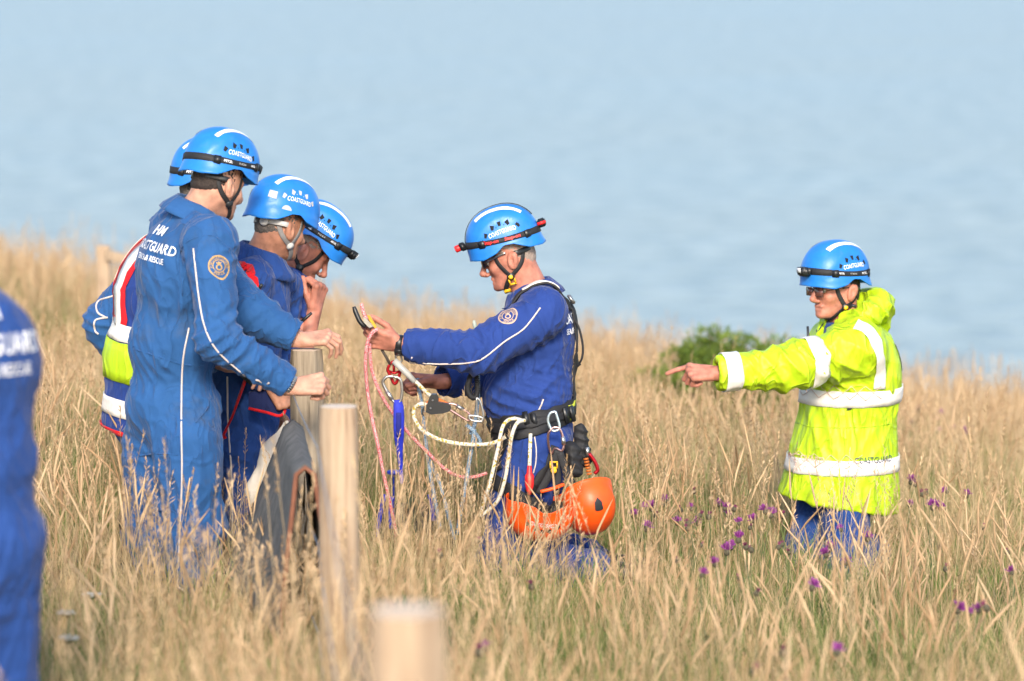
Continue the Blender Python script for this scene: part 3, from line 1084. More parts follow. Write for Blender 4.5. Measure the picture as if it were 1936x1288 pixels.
def crest(f, o, X, Y, size=.042, mat=None, pear=False):
    """round embroidered arm badge: rings, lettered rim, crown over a coiled rope"""
    mat = mat or GOLD
    o, nn = pix(f.bvh, o[0], o[1], o[2], 0.0)
    nn = unit(nn * A(1, 1, 1) + A(0, -.35, 0)); X = unit(A(X) - nn * (A(X) @ nn)); Y = unit(np.cross(nn, X))
    par = None
    def l(V2, F, m, off, name):
        nonlocal par
        V, F = lay(V2, F, o, X, Y, f.bvh, off)
        ob = put(name, V, face_on(V, F, np.cross(unit(X), unit(Y))), m, par or f.cloth)
        if par is None: par = ob
        return ob
    s = size
    V2, F2 = ring2d(s * .86, s, 40)
    if pear:
        V2 = V2.copy(); m = V2[:, 1] < 0
        V2[m, 1] *= 1 + .35 * np.maximum(0, 1 - np.abs(V2[m, 0] - s * .35) / s)
    l(V2, F2, mat, .0014, 'arm_badge')
    V2, F2 = ring2d(s * .52, s * .60, 32); l(V2, F2, mat, .0016, 'badge_ring')
    for txt, a0, sgn in (('H M COASTGUARD', 90, -1), ('RESCUE', -90, 1)):
        tv, tf = text_shape(txt, s * .30, .0002)
        r = s * .73
        out = []
        for x, y in tv:
            a = math.radians(a0) + sgn * x / r
            rr = r + (y if sgn < 0 else -y)
            out.append((rr * math.cos(a), rr * math.sin(a)))
        l(np.array(out), tf, mat, .0017, 'badge_lettering')
    V2, F2 = ring2d(s * .17, s * .30, 20); V2 = V2 + A(0, -s * .12); l(V2, F2, mat, .0018, 'badge_rope')
    V2 = np.array([(-.2, .18), (.2, .18), (.26, .42), (.12, .30), (0, .46), (-.12, .30), (-.26, .42)]) * s
    l(V2, [(0, 1, 2, 3), (0, 3, 4, 5), (0, 5, 6)], mat, .0019, 'badge_crown')
# ================================================================== ground height
def ground(x, y):
    x = np.asarray(x, float); y = np.asarray(y, float)
    b = np.interp(y, [-6, 0, 5.8, 9.6, 12, 14, 16, 20, 26, 30, 36, 42, 60, 90],
                  [1.35, .9, .40, .12, .0, -.07, -.09, -.36, -.82, -1.17, -1.9, -3.3, -14, -50])
    sl = np.interp(y, [0, 12, 16, 30, 60], [0., -.05, -.09, -.14, -.17])
    bank = .14 * np.exp(-((x + 5.0) / 2.2) ** 2 - ((y - 29) / 3.5) ** 2) - .38 * np.exp(-((x + 3.0) / 1.6) ** 2 - ((y - 23) / 3.2) ** 2)
    return b + sl * x + bank + .03 * np.sin(x * 1.3 + y * .7) * np.cos(y * .9 - x * .4)

def gpt(x, y): return A(x, y, float(ground(x, y)))

FIST = ((75, 90, 55), (78, 92, 55), (80, 92, 55), (82, 92, 55))
RELAX = ((25, 35, 20), (30, 38, 22), (34, 40, 24), (38, 42, 26))

def back_text(f, c, X, Y, s=1.0, mat=WHITE):
    n = np.cross(unit(X), unit(Y))
    for txt, sz, dy, bold, xs in (('HM', .060, .070, .0006, .78), ('COASTGUARD', .058, 0.0, .0006, .62), ('SEARCH & RESCUE', .034, -.052, .0003, .62)):
        tv, tf = text_shape(txt, sz * s, bold * s, 1.04)
        tv = tv * A(xs, 1.0)
        V, F = lay(tv, tf, A(c) + unit(Y) * dy * s, X, Y, f.bvh, .0065)
        put('lettering', V, face_on(V, F, n), mat, f.cloth)

# ------------------------------------------------------------------ tall man standing with his back to the camera, fist on the fence post
def man_tall():
    J = dict(fwd=(.87, .5, 0), neck=P(368, 402, 13.95), chest=P(336, 515, 13.95), belly=P(328, 650, 13.97), pelvis=P(327, 770, 13.97),
             shR=P(398, 462, 13.76), elR=P(408, 640, 13.66), wrR=P(556, 732, 13.72),
             shL=P(330, 440, 14.14), elL=P(355, 610, 14.22), wrL=P(430, 690, 14.16),
             hipR=P(352, 835, 13.86), knR=P(368, 1005, 13.84), hipL=P(303, 835, 14.04), knL=P(303, 1005, 14.05))
    for q, x in (('R', 366), ('L', 305)):
        y = J['kn' + q][1]; p = P(x, 1150, y); J['an' + q] = A(p[0], y, float(ground(p[0], y)) + .10)
    J['handR'] = dict(d=A(1, .12, .10), n=A(-.1, -.75, .65), curl=((62, 78, 40), (66, 80, 42), (70, 82, 42), (74, 82, 42)),
                      thumb=((.7, .6, -.5), (.9, .2, -.5), (.9, -.1, -.5)), size=1.08)
    J['handL'] = dict(d=A(1, .1, -.2), n=A(0, .5, .8), curl=RELAX)
    R = frame_from(A(math.cos(.82), math.sin(.82), -.30))
    hd = dict(O=P(413, 340, 13.95), R=R, nr=.062, hair=HAIR_D, hair_t=.0004, hair_low=-.062)
    b = gpt(J['pelvis'][0], 13.96)
    f = person('tall man in blue coverall, back to the camera, fist on the weathered fence post', b, J, BLUE_A, SKIN_PALE, hd,
               opts=dict(w=1.06, d=1.18, arm=(.088, .080, .060), leg=(.128, .112, .100), seed=11, base=.0055,
                         folds=[(P(360, 690, 13.75), .09, A(1, 0, .15), .032, .011), (P(300, 690, 13.75), .10, A(1, 0, .1), .04, .009),
                                (P(320, 560, 13.75), .20, A(1, 0, .2), .07, .008), (P(330, 900, 13.8), .22, A(1, 0, .1), .085, .012),
                                (P(340, 1010, 13.8), .22, A(1, .2, .25), .08, .012), (P(470, 660, 13.6), .12, A(.8, 0, -.9), .05, .012)]))
    collar(f, BLUE_A, rb=.072, hgt=.040, fall=.062, flare=.038, open_deg=30)
    h = helmet(f.O + R[2] * .045, R, f.root)
    chin_straps(f, h)
    piping(f, [(366, 470), (376, 560), (388, 620), (412, 665), (464, 711)], 13.65)
    piping(f, [(490, 730), (513, 746)], 13.6)
    piping(f, [(357, 620), (345, 690), (343, 800), (344, 900), (340, 1000), (336, 1100), (337, 1150)], 13.75)
    seam(f, [(345, 560), (338, 500), (350, 460), (400, 445), (432, 470)], 13.75, BLUE_A, .0022)
    seam(f, [(232, 655), (280, 668), (350, 690), (420, 690)], 13.85, BLUE_A, .003)
    seam(f, [(262, 862), (300, 858), (336, 860)], 13.8, BLUE_A, .003)
    seam(f, [(300, 965), (330, 968), (334, 990)], 13.8, BLUE_A, .0025)
    seam(f, [(395, 700), (398, 760), (370, 800)], 13.75, BLUE_A, .003)
    crest(f, (414, 503, 13.60), A(.96, .28, 0), A(.05, .1, 1), .040, pear=True)
    back_text(f, pix(f.bvh, 287, 466, 13.85)[0], A(.60, -.80, -.10), A(.16, .10, 1), .86)
    # cuff tab and watch
    V, F = lay(*strip2d(-.035, .035, -.018, .018, 6, 3), P(480, 702, 13.6), A(.86, 0, -.5), A(.5, 0, .86), f.bvh, .003)
    put('cuff_tab', V, face_on(V, F, (0, -1, .3)), BLUE_A, f.cloth)
    wr = J['wrR']; u = unit(wr - J['elR'])
    c = wr - u * .018
    n1 = unit(np.cross(u, [0, 0, 1.0])); n2 = np.cross(n1, u)
    w = MB()
    for t in np.linspace(0, 2 * math.pi, 22, endpoint=False):
        d = math.cos(t) * n1 + math.sin(t) * n2; e = -math.sin(t) * n1 + math.cos(t) * n2
        w.box(c + d * .0345, u * .009, d * .0022, e * .0042, .3)
    w.put('wristwatch', STEEL, f.root)
    V, F = lathe([(0, -.004), (.017, -.004), (.018, 0), (.017, .005), (0, .006)], c + unit(A(-.1, -.7, .7)) * .037, unit(A(-.1, -.7, .7)), 16)
    put('watch_case', V, F, STEEL, bpy.data.objects[f.root.children[-1].name])
    # wedding ring on the little-finger side
    return f

# ------------------------------------------------------------------ man hidden behind him in the rescue vest
def vest(f, c_pts, r, bands, trim, hem_z, name='rescue_vest', T=None, cuts=()):
    pass

def man_vest():
    y = 14.5
    J = dict(fwd=(1, .10, 0), neck=P(352, 432, y), chest=P(302, 555, y), belly=P(290, 680, y), pelvis=P(288, 790, y),
             shR=P(392, 490, y - .12), elR=P(472, 592, y - .30), wrR=P(570, 643, 14.2),
             shL=P(300, 500, y + .2), elL=P(200, 610, y + .20), wrL=P(265, 715, y + .22),
             hipR=P(292, 850, y - .1), knR=P(300, 1010, y - .1), hipL=P(285, 850, y + .12), knL=P(275, 1010, y + .12))
    for q, x in (('R', 298), ('L', 270)):
        yy = J['kn' + q][1]; p = P(x, 1150, yy); J['an' + q] = A(p[0], yy, float(ground(p[0], yy)) + .10)
    J['handR'] = dict(d=A(1, -.02, .10), n=A(.05, -.45, .9), spread=5,
                      curl=((38, 42, 18), (42, 44, 20), (46, 46, 20), (50, 48, 22)), thumb=((.7, .6, -.35), (.9, .25, -.45), (.9, .1, -.5)), size=1.05)
    J['handL'] = dict(d=A(1, 0, -.4), n=A(0, .5, .8), curl=RELAX)
    R = frame_from(A(1, .05, -.08))
    hd = dict(O=P(395, 348, y), R=R, nr=.06, hair=HAIR_G, hair_low=-.07)
    f = person('man in red-edged rescue vest half hidden behind the tall man, palm on the post', gpt(J['pelvis'][0], y), J, BLUE_A, SKIN_PALE, hd,
               opts=dict(w=1.05, d=1.12, seed=23, arm=(.088, .082, .068), sleeve=dict(R=.90, L=.9),
                         folds=[(P(200, 600, y), .10, A(.3, 0, 1), .055, .016), (P(490, 600, 14.1), .13, A(.7, 0, -.7), .06, .011)]))
    collar(f, BLUE_A, rb=.072, hgt=.045, fall=.06, flare=.05, open_deg=30)
    h = helmet(f.O + R[2] * .036, R, f.root)
    chin_straps(f, h)
    # vest: padded panels over the trunk
    s = Sdf(); T = f.T
    s.ell(J['chest'], (.205, .172, .235), T, .07); s.ell(J['belly'] + T[2] * .02, (.195, .170, .18), T, .07)
    s.cap(J['belly'], J['pelvis'] - T[2] * .01, .178, .190, .06)
    s.cap(J['shL'] * .75 + J['neck'] * .25 + T[2] * .02, J['shR'] * .75 + J['neck'] * .25 + T[2] * .02, .068, .068, .06)
    s.cyl(J['neck'] - T[2] * .02, J['neck'] + T[2] * .3, .09)
    s.box(J['pelvis'] - T[2] * .26, (.4, .4, .2), T)
    for q, sg in (('R', 1), ('L', -1)):
        s.cap(J['sh' + q] + T[0] * sg * .02, J['sh' + q] + T[0] * sg * .02 - T[2] * .12, .10, .11, .01, sub=True)
    V, F = s.mesh(.0075); V = wrinkle(V, F, [(J['belly'], .2, A(0, 0, 1), .09, .006)], 7, .004)
    ve = put('rescue_vest', V, F, BLUE_C, f.root)
    bv = bvh_of(V, F)
    def band(z0, z1, mat, name, off=.007):
        th = np.linspace(0, 2 * math.pi, 61)
        VV, FF = around(J['belly'], T[2], T[1], bv, list(np.linspace(z0, z1, 5)), th, off)
        VV, FF = thick(VV, FF, .002); put(name, VV, FF, mat, ve)
    zof = lambda py: float((P(290, py, y) - J['belly']) @ T[2])
    band(zof(648), zof(616), REFLW, 'reflective_band'); band(zof(724), zof(650), HIVIS, 'yellow_band')
    band(zof(790), zof(757), REFLW, 'reflective_band')
    zb = (J['pelvis'] - T[2] * .06 - J['belly']) @ T[2]
    band(zb - .004, zb + .012, REDTRIM, 'red_trim', .009)
    # shoulder straps with red edges, front and back of each shoulder
    for sg in (1, -1):
        x = .085 * sg
        for w, mat, nm, off in ((.058, REDTRIM, 'red_strap', .005), (.030, REFLW, 'reflective_strap', .0075)):
            for fb in (1, -1):
                VV = []; k = 22
                for i in range(k + 1):
                    z = .50 - (.50 - zof(622)) * i / k
                    for j in (-1, 0, 1):
                        o = J['belly'] + T[2] * (z) + T[0] * (x + j * w)
                        hit = bv.ray_cast(Vector(o + T[1] * fb * .6), Vector(-T[1] * fb), .6)
                        if hit[0] is None:
                            hit = bv.find_nearest(Vector(o + T[1] * fb * .05))
                        VV.append(np.array(hit[0]) + np.array(hit[1]) * off)
                FF = [(i * 3 + j, i * 3 + j + 1, i * 3 + j + 4, i * 3 + j + 3) for i in range(k) for j in (0, 1)]
                VV, FF = thick(np.array(VV), FF, .002)
                put(nm, VV, FF, mat, ve)
    # red edge down the back seam of the vest
    piping(f, [(214, 560), (186, 570), (184, 590), (200, 600)], y, .004)
    piping(f, [(204, 600), (180, 606), (180, 625), (186, 632)], y, .004)
    return f

# ------------------------------------------------------------------ man looking down in the helmet without a headlamp
def man_neck():
    y = 14.85
    J = dict(fwd=(.82, .57, 0), neck=P(492, 492, y), chest=P(470, 590, y), belly=P(452, 690, y), pelvis=P(448, 790, y),
             shR=P(470, 536, y - .20), elR=P(455, 650, y - .24), wrR=P(515, 728, y - .28),
             shL=P(535, 545, y + .16), elL=P(530, 680, y + .2), wrL=P(505, 765, y + .1),
             hipR=P(452, 850, y - .12), knR=P(450, 1005, y - .12), hipL=P(470, 850, y + .1), knL=P(490, 1005, y + .1))
    for q, x in (('R', 446), ('L', 488)):
        yy = J['kn' + q][1]; p = P(x, 1150, yy); J['an' + q] = A(p[0], yy, float(ground(p[0], yy)) + .10)
    J['handR'] = dict(d=A(.6, 0, -.8), n=A(.4, -.8, 0), curl=FIST)
    J['handL'] = dict(d=A(.4, 0, -1), n=A(.4, .8, 0), curl=RELAX)
    R = frame_from(A(math.cos(.72), math.sin(.72), -.28))
    hd = dict(O=P(531, 421, y), R=R, nr=.068, hair=HAIR_G, hair_t=.0006, hair_low=-.066)
    f = person('man in blue with grey chin strap, head bowed, between vest man and fence', gpt(J['pelvis'][0], y), J, BLUE_B, SKIN_TAN, hd,
               opts=dict(w=1.05, d=1.1, seed=37, leg=(.118, .09, .082), cloth_name='coverall'))
    collar(f, BLUE_B, rb=.080, hgt=.048, fall=.085, flare=.055, open_deg=34)
    h = helmet(f.O + R[2] * .04, R, f.root, lamp=None, vents=GREYP, knob=True)
    chin_straps(f, h, GREYW, .02)
    # red-edged tabard strap over the near shoulder, and its tail below the belt
    S, N = on_surface(spline([P(442, 520, y - .3), P(446, 492, y - .25), P(462, 486, y - .28), P(478, 510, y - .32), P(490, 556, y - .32)], 8), f.bvh, .008)
    V, F = ribbon(S, N, .036, .006); st = put('red_strap', V, F, REDTRIM, f.root)
    S, N = on_surface(spline([P(408, 740, y - .3), P(440, 726, y - .3), P(480, 722, y - .3), P(520, 720, y - .2)], 8), f.bvh, .006)
    V, F = ribbon(S, N, .042, .008); put('waist_belt', V, F, BLACK, f.root)
    pl = [P(*q, y - .27) for q in ((470, 742), (536, 728), (540, 770), (530, 786), (505, 780), (470, 772))]
    V = np.array(pl + [q + A(0, .02, 0) for q in pl]); k = len(pl)
    F = [tuple(range(k))[::-1], tuple(range(k, 2 * k))] + [(i, (i + 1) % k, k + (i + 1) % k, k + i) for i in range(k)]
    tb = put('tabard_tail', V, F, NAVY, f.root, smooth=False)
    V, F = tube(spline([q - A(0, .004, 0) for q in (pl[1], pl[2], pl[3], pl[4], pl[5])], 6), .0065, 6); put('red_trim', V, F, REDTRIM, tb)
    S, N = on_surface(spline([P(415, 752, y - .3), P(414, 790, y - .3), P(411, 825, y - .3)], 6), f.bvh, .004)
    V, F = ribbon(S, N, .016, .004); put('red_trim', V, F, REDTRIM, f.root)
    piping(f, [(430, 712), (431, 790), (437, 880), (440, 960), (438, 1080)], y - .3)
    # pen / radio stub beside the strap
    V, F = tube([P(486, 552, y - .34), P(495, 538, y - .36)], .006, 8); put('pen', V, F, BLACKP, f.root)
    return f

# ------------------------------------------------------------------ man with his fist at his mouth
def man_fist():
    y = 15.3
    th = .66
    J = dict(fwd=(.95, .2, 0), neck=P(550, 522, y), chest=P(528, 615, y + .02), belly=P(512, 705, y), pelvis=P(508, 795, y),
             shR=P(548, 580, y - .18), elR=P(566, 690, y - .26), wrR=P(594, 588, y - .20),
             shL=P(530, 575, y + .22), elL=P(525, 700, y + .25), wrL=P(515, 770, y + .2),
             hipR=P(510, 855, y - .1), knR=P(520, 1005, y - .1), hipL=P(505, 855, y + .1), knL=P(530, 1005, y + .1))
    for q, x in (('R', 515), ('L', 528)):
        yy = J['kn' + q][1]; p = P(x, 1150, yy); J['an' + q] = A(p[0], yy, float(ground(p[0], yy)) + .10)
    J['handR'] = dict(d=A(.26, .0, 1), n=A(.85, -.5, -.1), curl=((70, 70, 40), (74, 80, 45), (78, 82, 45), (80, 84, 45)),
                      thumb=((.8, .4, -.5), (.95, .05, -.5), (.9, -.1, -.6)), size=1.08)
    J['handL'] = dict(d=A(1, 0, -.5), n=A(0, .7, .7), curl=RELAX)
    R = frame_from(A(math.cos(th) * .97, .16, -math.sin(th)))
    hd = dict(O=P(582, 467, y), R=R, nr=.064, hair=HAIR_S, hair_t=.001, hair_low=-.07)
    f = person('man bowing his helmeted head with a bare-armed fist held to his mouth', gpt(J['pelvis'][0], y), J, BLUE_C, SKIN_RED, hd,
               opts=dict(w=1.0, d=1.05, seed=41, sleeve=dict(R=.10, L=.9)))
    collar(f, BLUE_C, rb=.075, hgt=.04, fall=.06, flare=.035, open_deg=45)
    h = helmet(f.O + R[2] * .05, R, f.root)
    chin_straps(f, h)
    # rolled sleeve
    el, wr = J['elR'], J['wrR']; u = unit(wr - el)
    V, F = lathe([(.058, -.03), (.070, -.022), (.072, .0), (.070, .02), (.060, .030), (.048, .024), (.047, -.02)], el + u * .03, u, 18)
    put('rolled_sleeve', V, F, BLUE_C, f.cloth)
    # dark open front with a yellow zip edge
    S, N = on_surface(spline([P(566, 560, y - .1), P(568, 600, y - .1), P(572, 650, y - .1)], 6), f.bvh, .003)
    V, F = ribbon(S, N, .05, .004); put('inner_shirt', V, F, NAVY, f.root)
    V, F = tube(spline([P(546, 572, y - .26), P(548, 600, y - .27), P(546, 625, y - .26)], 6), .005, 6); put('yellow_cord', V, F, YELLOWP, f.root)
    V, F = tube([P(560, 617, y - .34), P(589, 592, y - .36)], [.008, .006], 8); put('radio_aerial', V, F, BLACKP, f.root)
    return f

# ------------------------------------------------------------------ kneeling man with the ropes
def man_rope():
    y = 15.0
    J = dict(fwd=(-1, .22, 0), neck=P(1004, 556, y), chest=P(1016, 640, y), belly=P(1003, 738, y), pelvis=P(1008, 822, y),
             shL=P(1028, 592, y - .20), elL=P(905, 668, y - .26), wrL=P(753, 650, y - .24),
             shR=P(1005, 600, y + .20), elR=P(930, 712, y + .26), wrR=P(828, 722, y + .10),
             hipL=P(1014, 855, y - .11), knL=P(955, 1018, y - .14), hipR=P(1014, 855, y + .11), knR=P(985, 1022, y + .15))
    J['anL'] = gpt(*(P(1120, 1050, y - .1)[:2])) + A(0, 0, .07); J['anR'] = gpt(*(P(1112, 1050, y + .12)[:2])) + A(0, 0, .07)
    for q in 'LR': J['kn' + q][2] = float(ground(J['kn' + q][0], J['kn' + q][1])) + .09
    J['handL'] = dict(d=A(-1, -.05, .25), n=A(.1, -.75, -.45), curl=((42, 62, 30), (48, 66, 34), (54, 70, 36), (60, 72, 36)),
                      thumb=((.75, .65, -.25), (.95, .2, -.25), (.95, .05, -.3)), size=1.12)
    J['handR'] = dict(d=A(-1, .05, .05), n=A(.05, .55, .75), curl=((55, 80, 50), (60, 84, 50), (64, 86, 50), (70, 88, 50)),
                      thumb=((.75, .55, -.45), (.95, .1, -.4), (.95, -.1, -.35)), size=1.08)
    R = frame_from(A(-.945, .06, -.325))
    hd = dict(O=P(960, 477, y), R=R, nr=.070, hair=HAIR_S, hair_t=.001, hair_low=-.075, mouth=.0025, jowl=.005, eyes=True)
    f = person('man kneeling in harness, sorting ropes, red lamp on his blue helmet', gpt(J['pelvis'][0], y), J, BLUE_C, SKIN_RED, hd,
               opts=dict(w=1.02, d=1.12, seed=53, arm=(.092, .082, .066), leg=(.142, .105, .082), bootdir=A(1, 0, -.1), sleeve=dict(L=.93, R=.93), base=.0045,
                         extra_ell=[(P(992, 748, y), A(.17, .178, .14), None, .06)],
                         folds=[(P(1040, 740, y - .15), .13, A(.35, 0, 1), .03, .007), (P(960, 760, y - .15), .15, A(.4, 0, 1), .055, .010),
                                (P(1030, 690, y - .15), .12, A(-.6, 0, 1), .06, .010), (P(900, 672, y - .3), .16, A(.9, 0, -.5), .06, .009),
                                (P(1000, 900, y - .2), .16, A(1, 0, .3), .06, .009)]))
    collar(f, BLUE_C, rb=.078, hgt=.045, fall=.065, flare=.035, open_deg=36)
    h = helmet(f.O + R[2] * .042, R, f.root, lamp='red', stripes=True)
    chin_straps(f, h, yellow=True)
    # yellow buckle below the strap joint
    S, N = on_surface([f.w(-.072, .014, -.108)], f.hbvh, .008)
    X = unit(R[1]); Z = unit(R[2]); mb = MB()
    for a, b in ((-.011, 0), (.011, 0)): mb.box(S[0] + X * a, X * .003, N[0] * .003, Z * .014, .3)
    for b in (-.013, .013): mb.box(S[0] + Z * b, X * .014, N[0] * .003, Z * .0035, .3)
    mb.put('strap_buckle', YELLOWP, h)
    S, N = on_surface([f.w(-.03, .045, -.142)], f.hbvh, .006)
    V, F = box(S[0], R[1] * .014, N[0] * .006, np.cross(R[1], N[0]) * .012, .5); put('chin_cup', V, F, YELLOWP, h)
    # sunglasses
    mb = MB()
    for sd in (1, -1):
        pts = [f.w(.010 * sd, .112, -.016), f.w(.034 * sd, .106, -.015), f.w(.058 * sd, .090, -.012)]
        c = spline(pts, 5); nn = [unit(R[1] + .5 * sd * R[0] * k) for k in np.linspace(0, 1.6, len(c))]
        V, F = ribbon(c, nn, [.030, .034, .036, .037, .037, .036, .034, .031, .028, .024, .018], .004); mb.add(V, F)
    gl = mb.put('sunglasses', GLASS_D, f.root)
    for sd in (1, -1):
        V, F = ribbon(spline([f.w(.060 * sd, .088, -.006), f.w(.078 * sd, .045, .002), f.w(.086 * sd, .002, .006)], 6), [R[0] * sd] * 13, .009, .004)
        put('temple_arm', V, F, STEEL, gl)
    # piping, crest, back lettering, cuff
    piping(f, [(1022, 582), (990, 622), (955, 645), (905, 682), (850, 688), (800, 687)], y - .34)
    piping(f, [(786, 686), (772, 685)], y - .34)
    piping(f, [(1027, 755), (1022, 768), (1017, 778)], y - .3)
    piping(f, [(1010, 822), (1014, 850), (1013, 875), (1008, 895)], y - .3, .0028)
    V, F = lay(*strip2d(-.017, .017, -.014, .014, 4, 3), P(787, 686, y - .36), A(1, 0, 0), A(0, 0, 1), f.bvh, .003)
    put('cuff_tab', V, face_on(V, F, (0, -1, 0)), BLUE_C, f.cloth)
    crest(f, (960, 597, y - .34), A(1, .0, .22), A(-.22, 0, 1), .040, GOLDP)
    back_text(f, P(1082, 600, y - .02), A(.22, 1, 0), A(-.14, 0, 1), .95)
    # watch
    wr = J['wrL']; u = unit(wr - J['elL']); c = wr - u * .004
    n1 = unit(np.cross(u, [0, 0, 1.0])); n2 = np.cross(n1, u)
    ring = [c + (math.cos(t) * n1 * .88 + math.sin(t) * n2) * .0335 for t in np.linspace(0, 2 * math.pi, 24)]
    V, F = ribbon(ring, [unit(q - c) for q in ring], .026, .005); wt = put('wristwatch', V, F, BLACKP, f.root)
    dn = unit(A(-.0, -.55, -.85)); V, F = box(c + dn * .037, u * .019, dn * .007, np.cross(u, dn) * .019, .3); put('watch_case', V, F, BLACKP, wt)
    V, F = box(c + dn * .0445, u * .011, dn * .0008, np.cross(u, dn) * .009); put('watch_face', V, F, GLASS_D, wt)
    return f

# ------------------------------------------------------------------ man in the yellow jacket
def man_yellow():
    y = 15.62
    J = dict(fwd=(-.88, -.47, 0), neck=P(1600, 610, y), chest=P(1612, 700, y), belly=P(1600, 800, y), pelvis=P(1588, 890, y),
             shL=P(1622, 662, y - .19), elL=P(1492, 694, y - .32), wrL=P(1352, 706, y - .40),
             shR=P(1580, 655, y + .19), elR=P(1575, 790, y + .26), wrR=P(1540, 880, y + .2),
             hipL=P(1598, 905, y - .10), hipR=P(1568, 905, y + .12))
    J['knL'] = gpt(*(P(1598, 1080, y - .20)[:2])) + A(0, 0, .09); J['knR'] = gpt(*(P(1532, 1080, y + .0)[:2])) + A(0, 0, .09)
    J['anL'] = gpt(*(P(1645, 1080, y + .17)[:2])) + A(0, 0, .07); J['anR'] = gpt(*(P(1585, 1080, y + .36)[:2])) + A(0, 0, .07)
    J['handL'] = dict(d=A(-1, -.12, .04), n=A(-.12, -.62, .78), curl=((26, 6, 4), (76, 84, 45), (80, 86, 45), (84, 88, 45)),
                      thumb=((.7, .45, -.6), (.8, .0, -.7), (.7, -.3, -.7)), spread=2, size=1.08)
    J['handR'] = dict(d=A(-.5, -.2, -1), n=A(0, .8, 0), curl=RELAX)
    R = frame_from(A(-.82, -.57, -.05))
    hd = dict(O=P(1579, 537, y), R=R, nr=.064, hair=HAIR_D, hair_t=.004, hair_low=-.08, eyes=True, jowl=.003, mouth=.0015)
    f = person('man in bright yellow hi-vis jacket pointing to the left with outstretched arm', gpt(J['pelvis'][0], y), J, BLUE_B, SKIN_RED, hd,
               opts=dict(w=1.0, d=1.05, seed=67, leg=(.112, .095, .085), bootdir=A(.3, .9, -.1)))
    collar(f, NAVY, rb=.072, hgt=.035, fall=.05, flare=.03, open_deg=32)
    h = helmet(f.O + R[2] * .034, R, f.root)
    chin_straps(f, h, yellow=True)
    # spectacles
    mb = MB(); fr = MB()
    for sd in (1, -1):
        c = f.w(.031 * sd, .112, -.022); X = unit(R[0] - .12 * sd * R[1]) ; Z = R[2]
        V, F = box(c, X * .0225, R[1] * .0012, Z * .0165, .5); mb.add(V, F)
        fr.tube([c + X * .023 * a + Z * .017 * b for a, b in ((-1, -1), (1, -1), (1, 1), (-1, 1), (-1, -1))], .0012, 5)
        fr.tube([f.w(.054 * sd, .108, -.016), f.w(.078 * sd, .05, -.008), f.w(.088 * sd, -.002, -.008)], .0014, 5)
    fr.tube([f.w(-.009, .115, -.016), f.w(.009, .115, -.016)], .0013, 5)
    g = fr.put('spectacles', BLACKP, f.root); mb.put('tinted_lens', GLASS_R, g)
    # ------------- jacket
    T = f.T; s = Sdf()
    s.ell(J['chest'] - T[2] * .01, (.212, .178, .24), T, .07)
    hemc = P(1579, 985, y)
    s.cap(J['chest'] - T[2] * .05, hemc, .185, .262, .08, flat=(T[0], 1.0))
    s.cap(lerp(J['shL'], J['neck'], .1), lerp(J['shR'], J['neck'], .1), .085, .085, .07)
    s.cap(lerp(J['shL'], J['neck'], .3), J['neck'] - T[2] * .01, .075, .085, .06); s.cap(lerp(J['shR'], J['neck'], .3), J['neck'] - T[2] * .01, .075, .085, .06)
    for q in 'LR':
        s.cap(J['sh' + q], J['el' + q], .108, .090, .06); cu = lerp(J['el' + q], J['wr' + q], .97)
        s.cap(J['el' + q], cu, .090, .066, .04); u = unit(J['wr' + q] - J['el' + q])
        s.cyl(cu, cu + u * .2, .12); s.cyl(cu - u * .04, cu + u * .05, .046)
    # hem: higher at the front, dropping to a tail at the back
    hp = P(1575, 950, y)
    HR = frame_from(A(-.97, -.2, .17))
    s.box(hp - HR[2] * .3, (.6, .6, .3), HR, .005, .006)
    s.cap(hp - A(0, 0, .06), hp + A(0, 0, .02), .20, .20, .01, sub=True)
    nu = unit(f.O - J['neck'])
    s.cyl(J['neck'] + nu * .075, J['neck'] + nu * .3, .2); s.cyl(J['neck'] - nu * .02, J['neck'] + nu * .12, .082)
    s.cap(J['neck'] + T[1] * .03 - T[2] * .06, J['neck'] + T[1] * .2 + T[2] * .1, .055, .10, .01, sub=True)
    V, F = s.mesh(.0072); V = relax(V, F, 1, .4)
    spec = [(J['elL'], .16, unit(J['wrL'] - J['shL']) + A(0, 0, -.5), .065, .014), (lerp(J['elL'], J['wrL'], .5), .14, A(.7, 0, 1), .06, .009),
            (lerp(J['elL'], J['wrL'], .93), .05, A(0, .3, 1), .018, .006), (lerp(J['shL'], J['elL'], .4), .14, A(.5, 0, 1), .075, .013),
            (P(1600, 770, y - .25), .15, A(1, 0, -.4), .08, .008), (P(1560, 800, y - .25), .15, A(1, 0, .2), .07, .008),
            (P(1590, 840, y - .2), .25, A(1, 0, .1), .09, .008), (P(1580, 930, y - .2), .2, A(1, 0, 0), .08, .010),
            (P(1660, 740, y - .2), .14, A(.5, 0, 1), .06, .009)]
    V = wrinkle(V, F, spec, 71, .0045)
    jk = put('hi_vis_jacket', V, F, HIVIS, f.root)
    bv = bvh_of(V, F); f.cloth = jk; f.bvh = bv
    def band(c, ax, u, z0, z1, name, tilt=0, rr=.30, th=None, mat=REFL, off=.0065):
        th = np.linspace(0, 2 * math.pi, 73) if th is None else th
        VV, FF = around(c, ax, u, bv, [(lambda t, z=z: z + tilt * math.cos(t)) for z in np.linspace(z0, z1, 4)], th, off, rr)
        VV, FF = thick(VV, FF, .002); return put(name, VV, FF, mat, jk)
    c1 = P(1600, 742, y)
    band(c1, T[2], T[1], -.033, .033, 'reflective_band', -.012, .236)
    band(P(1578, 872, y), A(0, 0, 1), T[1], -.031, .031, 'reflective_band')
    for k, (a, b) in enumerate(((.0, .0),)):
        pass
    el, wr, sh = J['elL'], J['wrL'], J['shL']
